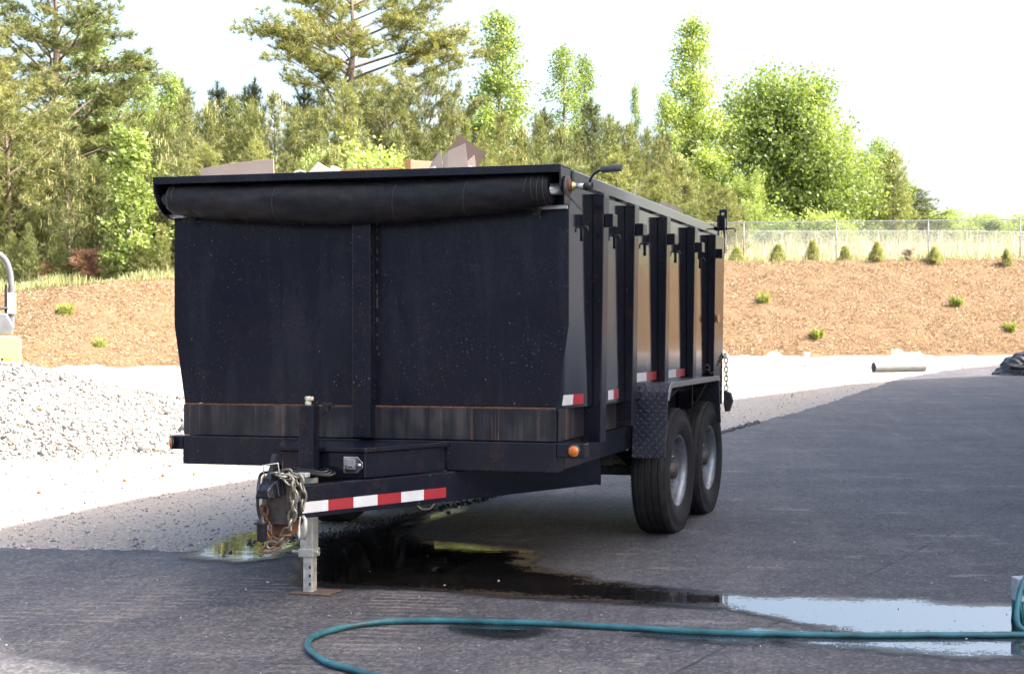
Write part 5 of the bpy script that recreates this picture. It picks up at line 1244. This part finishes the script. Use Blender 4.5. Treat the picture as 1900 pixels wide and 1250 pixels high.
# --- rows of young pines
rs = np.random.RandomState(40)
words_ = ['first', 'second', 'third', 'fourth', 'fifth', 'sixth', 'seventh', 'eighth', 'ninth', 'tenth', 'eleventh', 'twelfth', 'thirteenth', 'fourteenth', 'fifteenth', 'sixteenth', 'seventeenth', 'eighteenth', 'nineteenth', 'twentieth']
kinds = ['yp1', 'yp2', 'yp3', 'yp4']
front = [(-25, 300), (35, 285), (78, 330), (128, 262), (182, 300), (222, 350), (292, 255), (335, 300), (385, 270), (430, 305), (478, 262), (528, 290), (566, 300), (612, 285), (668, 300)]
for i, (px, py) in enumerate(front):
    plant(kinds[i % 4], px, py, 42.5 + (i * 7 % 5) * .55, f'bushy young pine, {words_[i]} from the left in the front row', group='young pines in the front row', wpx=rs.uniform(95, 125))
mid = [(18, 235), (60, 220), (160, 225), (212, 235), (258, 225), (300, 198), (345, 180), (392, 192), (432, 182), (470, 190), (512, 176), (548, 200), (590, 205)]
for i, (px, py) in enumerate(mid):
    plant(kinds[(i + 1) % 4], px, py, 50 + (i * 5 % 6) * .9, f'taller young pine with pale shoots, {words_[i]} from the left in the second row', group='young pines in the second row', wpx=rs.uniform(85, 115))
right = [(735, 240), (775, 262), (815, 235), (858, 222), (895, 246), (932, 214), (968, 238), (1004, 222), (1040, 236), (1072, 245), (1130, 215), (1165, 232), (1200, 240), (1228, 262), (1256, 290), (1288, 312), (1322, 338), (1350, 352)]
for i, (px, py) in enumerate(right):
    plant(kinds[(i + 2) % 4], px, py, 54 + (i * 5 % 7) * 1.1 - (3 if i % 2 else 0), f'young pine behind the trailer, {words_[i]} from the big open pine rightwards', group='young pines behind the trailer', wpx=rs.uniform(82, 108))
low = [(748, 300), (838, 300), (915, 300), (985, 300), (1060, 300), (1145, 290), (1215, 320), (1270, 345)]
for i, (px, py) in enumerate(low):
    plant(kinds[i % 4], px, py, 49 + (i % 3), f'short young pine in front of its row, {words_[i]} from the left above the trailer rim', group='short pines behind the trailer', wpx=rs.uniform(95, 120))
back = [(120, 190), (200, 150), (340, 150), (450, 165), (600, 170), (700, 190), (840, 200), (880, 215), (1010, 205), (1150, 230), (1225, 245)]
for i, (px, py) in enumerate(back):
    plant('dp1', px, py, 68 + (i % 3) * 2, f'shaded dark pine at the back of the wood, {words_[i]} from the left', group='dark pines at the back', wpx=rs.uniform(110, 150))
rb = [(1372, 330), (1420, 300), (1480, 290), (1590, 330), (1690, 350)]
for i, (px, py) in enumerate(rb):
    plant('oak2' if i % 2 else 'dp1', px, py, 92, f'dim tree far behind the oak, {words_[i]} from the trailer rear', group='dim trees behind the oak', wpx=rs.uniform(130, 170))
# off to the sides of the view
for i, (px, d) in enumerate([(-150, 44), (-230, 48), (1985, 80), (2080, 84)]):
    plant('yp3' if i < 2 else 'oak2', px, 200 if i < 2 else 380, d, f'tree beyond the {"left" if i < 2 else "right"} edge, {words_[i % 2]} outwards', wpx=200)

# --- small planted things
def shrub(seed, kind):
    T = Tree(seed); rs = T.r; P = []; D = []
    if kind == 'cyp':
        T.limb([(0, 0, 0), (0, 0, .8)], .02, .008, 6)
        for k in range(330):
            t = rs.rand() ** .8; a = rs.uniform(0, 6.28); r = .30 * (1 - t) ** .6 * (min(1, t * 6 + .5)) * rs.uniform(.55, 1.25); P.append((r * math.cos(a), r * math.sin(a), .03 + .85 * t)); D.append(unit([math.cos(a) * .4, math.sin(a) * .4, 1]))
        V, Fc = needles(rs, np.array(P), np.array(D), 8, .13, .018, 1.2); return finish('cypress_shrub', T, [(V, Fc, M['leaf_c'])], M['bark'])
    if kind == 'tuft':
        for k in range(44):
            a = rs.uniform(0, 6.28); l = rs.uniform(.16, .34); d = np.array([math.cos(a) * .7, math.sin(a) * .7, rs.uniform(.5, 1.1)]); T.limb([(0, 0, 0), tuple(d * l)], .006, .003, 4)
            for j in range(6): P.append(d * l * (.4 + .6 * rs.rand())); D.append(unit(d + rs.normal(size=3) * .3))
        V, Fc = needles(rs, np.array(P), np.array(D), 10, .09, .016, .9); return finish('low_juniper', T, [(V, Fc, M['juniper'])], M['bark'])
    if kind == 'dead':
        T.limb([(0, 0, 0), (.05, 0, 1.0), (0, .05, 1.7)], .05, .02, 6)
        for k in range(60):
            a = rs.uniform(0, 6.28); z = rs.uniform(.5, 1.7); l = rs.uniform(.3, .8); d = np.array([math.cos(a), math.sin(a), rs.uniform(-.1, .4)]); c = np.array([0, 0, z]); T.limb([tuple(c), tuple(c + d * l)], .01, .004, 4)
            for j in range(9): P.append(c + d * l * rs.uniform(.3, 1) + rs.normal(size=3) * .05); D.append(unit(d + rs.normal(size=3) * .4))
        V, Fc = needles(rs, np.array(P), np.array(D), 12, .20, .02); return finish('dead_pine', T, [(V, Fc, M['dead'])], M['bark'])
proto('cyp', shrub(61, 'cyp'), .92, .30); proto('tuft', shrub(62, 'tuft'), .38, .32); proto('dead', shrub(63, 'dead'), 1.9, .8)
def stand(key, px, py, d, wpx, hpx, label, cat, group=None):
    """px,py = foot as seen; size in photo pixels"""
    x = (px - CX) / F_PX * d; b0 = H(x, d); root, ph_, pr_ = protos[key]
    return plant(key, px, CY - ((b0 + hpx / F_PX * d) - CAMZ) * F_PX / d, d, label, cat, group, wpx=wpx)
for i, (px, hp_, w) in enumerate([(1368, 36, 32), (1442, 36, 34), (1508, 38, 30), (1570, 34, 30), (1626, 36, 30), (1733, 38, 30), (1868, 34, 22)]):
    stand('cyp', px, 490, 46.3, w * .85, hp_ * (.9 + .25 * ((i * 37) % 5) / 4), f'small upright cypress by the chain link fence, {words_[i]} from the trailer', 'shrub', 'small cypresses along the fence')
def bank(px, py):
    p = on_ground(px, py); return p
for i, (px, py, w, lb) in enumerate([(120, 584, 34, 'bright green juniper tuft high on the bank left of the trailer'), (183, 648, 26, 'small green juniper tuft low on the bank left of the trailer'), (1418, 564, 28, 'green juniper tuft on the bank nearest the trailer rear'),
        (1515, 630, 28, 'green juniper tuft low on the bank above the pipe stub'), (1776, 570, 30, 'green juniper tuft on the bank above the grey pipe, to its right'), (1875, 618, 26, 'green juniper tuft on the bank near the right edge')]):
    p = bank(px, py); stand('tuft', px, py, p.y, w * 1.15, 26, lb, 'shrub', 'juniper tufts on the mulch bank')
stand('dead', 168, 508, 41.5, 64, 78, 'dead pine with rust red needles left of the trailer', 'dead pine')
stand('dead', 96, 505, 41.5, 50, 56, 'smaller dead pine with rust red needles near the left edge', 'dead pine')
stand('dead', 1686, 490, 46.5, 24, 28, 'dry leafed twiggy plant by the fence between two cypresses', 'shrub')
for q_ in [o for o in bpy.data.objects if o.get('label', '').startswith('dry leafed')]:
    for c_ in q_.children:
        if c_.name.startswith('crown'): c_.data = c_.data.copy(); c_.data.materials[0] = M['straw']
for i, (px, hp_) in enumerate([(55, 95), (110, 80), (150, 70), (205, 90), (262, 80), (300, 95), (20, 80)]):
    plant('yp1' if i % 2 else 'yp2', px, 512 - hp_, 41.0 + (i % 3) * .4, f'knee high pine seedling at the wood edge, {words_[i]} from the left edge' if False else f'pine seedling at the edge of the wood, {words_[i]} of its scatter', group='pine seedlings at the wood edge', wpx=44)
# --- bare lower trunks inside the wood
tk = MB()
def bare(seed):
    T = Tree(seed); T.limb([(0, 0, 0), (.05, 0, 2.5), (.0, .05, 5.5)], .10, .06, 8); rs = T.r
    for k in range(14):
        a = rs.uniform(0, 6.28); z = rs.uniform(1, 5); T.limb([(0, 0, z), (math.cos(a) * .7, math.sin(a) * .7, z + .1)], .015, .005, 4)
    e_ = empty('bare_pine_trunk'); T.w.build('trunk', M['bark'], e_); return e_
protos['bare'] = (bare(71), 5.5, .1)
for i, px in enumerate([30, 88, 128, 175, 208, 236, 275, 298, 314]):
    plant('bare', px, 400 - (i * 37 % 50), 44 + (i * 3 % 5) * .5, f'bare lower pine trunk in the shade of the wood, {words_[i]} from the left', 'tree', 'bare trunks in the wood')
# --- grass
def blades(name, n, xr, dist, hgt, mat, seed, label, w=.02, cond=None):
    rs = np.random.RandomState(seed); x = rs.uniform(*xr, n); y = top_y(x) + dist(rs, n)
    if cond is not None: k_ = cond(x, y); x, y = x[k_], y[k_]
    n = len(x); z = hz(x, y); h_ = hgt * rs.uniform(.3, 1.2, n) * (.78 + .22 * np.sin(x * 2.3 + 1.7 * np.sin(y * 1.9)) + .22 * np.sin(x * .9 + y * 1.3 + 2)).clip(.25, 1.3); a = rs.uniform(0, 6.28, n); s = np.stack([np.cos(a), np.sin(a), 0 * a], 1) * w * .5
    b = np.stack([x, y, z], 1); tip = b + np.stack([rs.normal(size=n) * .24 * h_, rs.normal(size=n) * .24 * h_, h_], 1)
    mid_ = (b + tip) / 2 + rs.normal(size=(n, 3)) * .02
    V = np.stack([b - s, b + s, tip + s * .35, tip - s * .35], 1).reshape(-1, 3)
    return meta(raw_mesh(name, V, np.arange(4 * n).reshape(-1, 4), mat), label, 'grass', kind='stuff')
blades('tall_grass', 42000, (-3, 40), lambda r, n: 1.6 + 36 * r.rand(n) ** .9, 1.15, M['straw'], 1, 'pale dry tall grass covering the field behind the fence', .035)
blades('green_grass', 9000, (-3, 40), lambda r, n: -.2 + 3.2 * r.rand(n) ** 1.3, .34, M['grassg'], 2, 'short green grass at the foot of the fence', .03)
blades('meadow_grass', 30000, (-36, -8), lambda r, n: -.3 + 6.5 * r.rand(n) ** 1.2, .42, M['grassg'], 3, 'yellow green grass between the bank and the wood on the left', .03)
blades('seed_heads', 1500, (-34, -12), lambda r, n: 1.6 + 3.5 * r.rand(n), .62, M['straw'], 4, 'tall dry grass stalks in front of the wood', .03)
blades('undergrowth', 16000, (-40, 14), lambda r, n: 3 + 26 * r.rand(n), .9, M['grassg'], 6, 'leafy undergrowth on the floor of the wood', .09, lambda x, y: (x < -2))
# --- wood chips on the bank
rs = np.random.RandomState(77); n = 90000; x = rs.uniform(-26, 16, n); s_ = rs.uniform(0, 1, n); y = base_y(x) + (top_y(x) - base_y(x)) * s_
z = hz(x, y) + .125; Rm = rot_rand(rs, n); sz = rs.uniform(.5, 1.3, n)[:, None, None]
base = np.array([(-.048, -.008, 0), (.048, -.008, 0), (.048, .008, 0), (-.048, .008, 0)]); V = np.einsum('nij,kj->nki', Rm, base) * sz; V[:, :, 2] *= .45; V += np.stack([x, y, z], 1)[:, None, :]
meta(raw_mesh('wood_chips', V.reshape(-1, 3), np.arange(4 * n).reshape(-1, 4), M['chips']), 'orange brown bark chips and pine straw over the bank', 'mulch', kind='stuff')
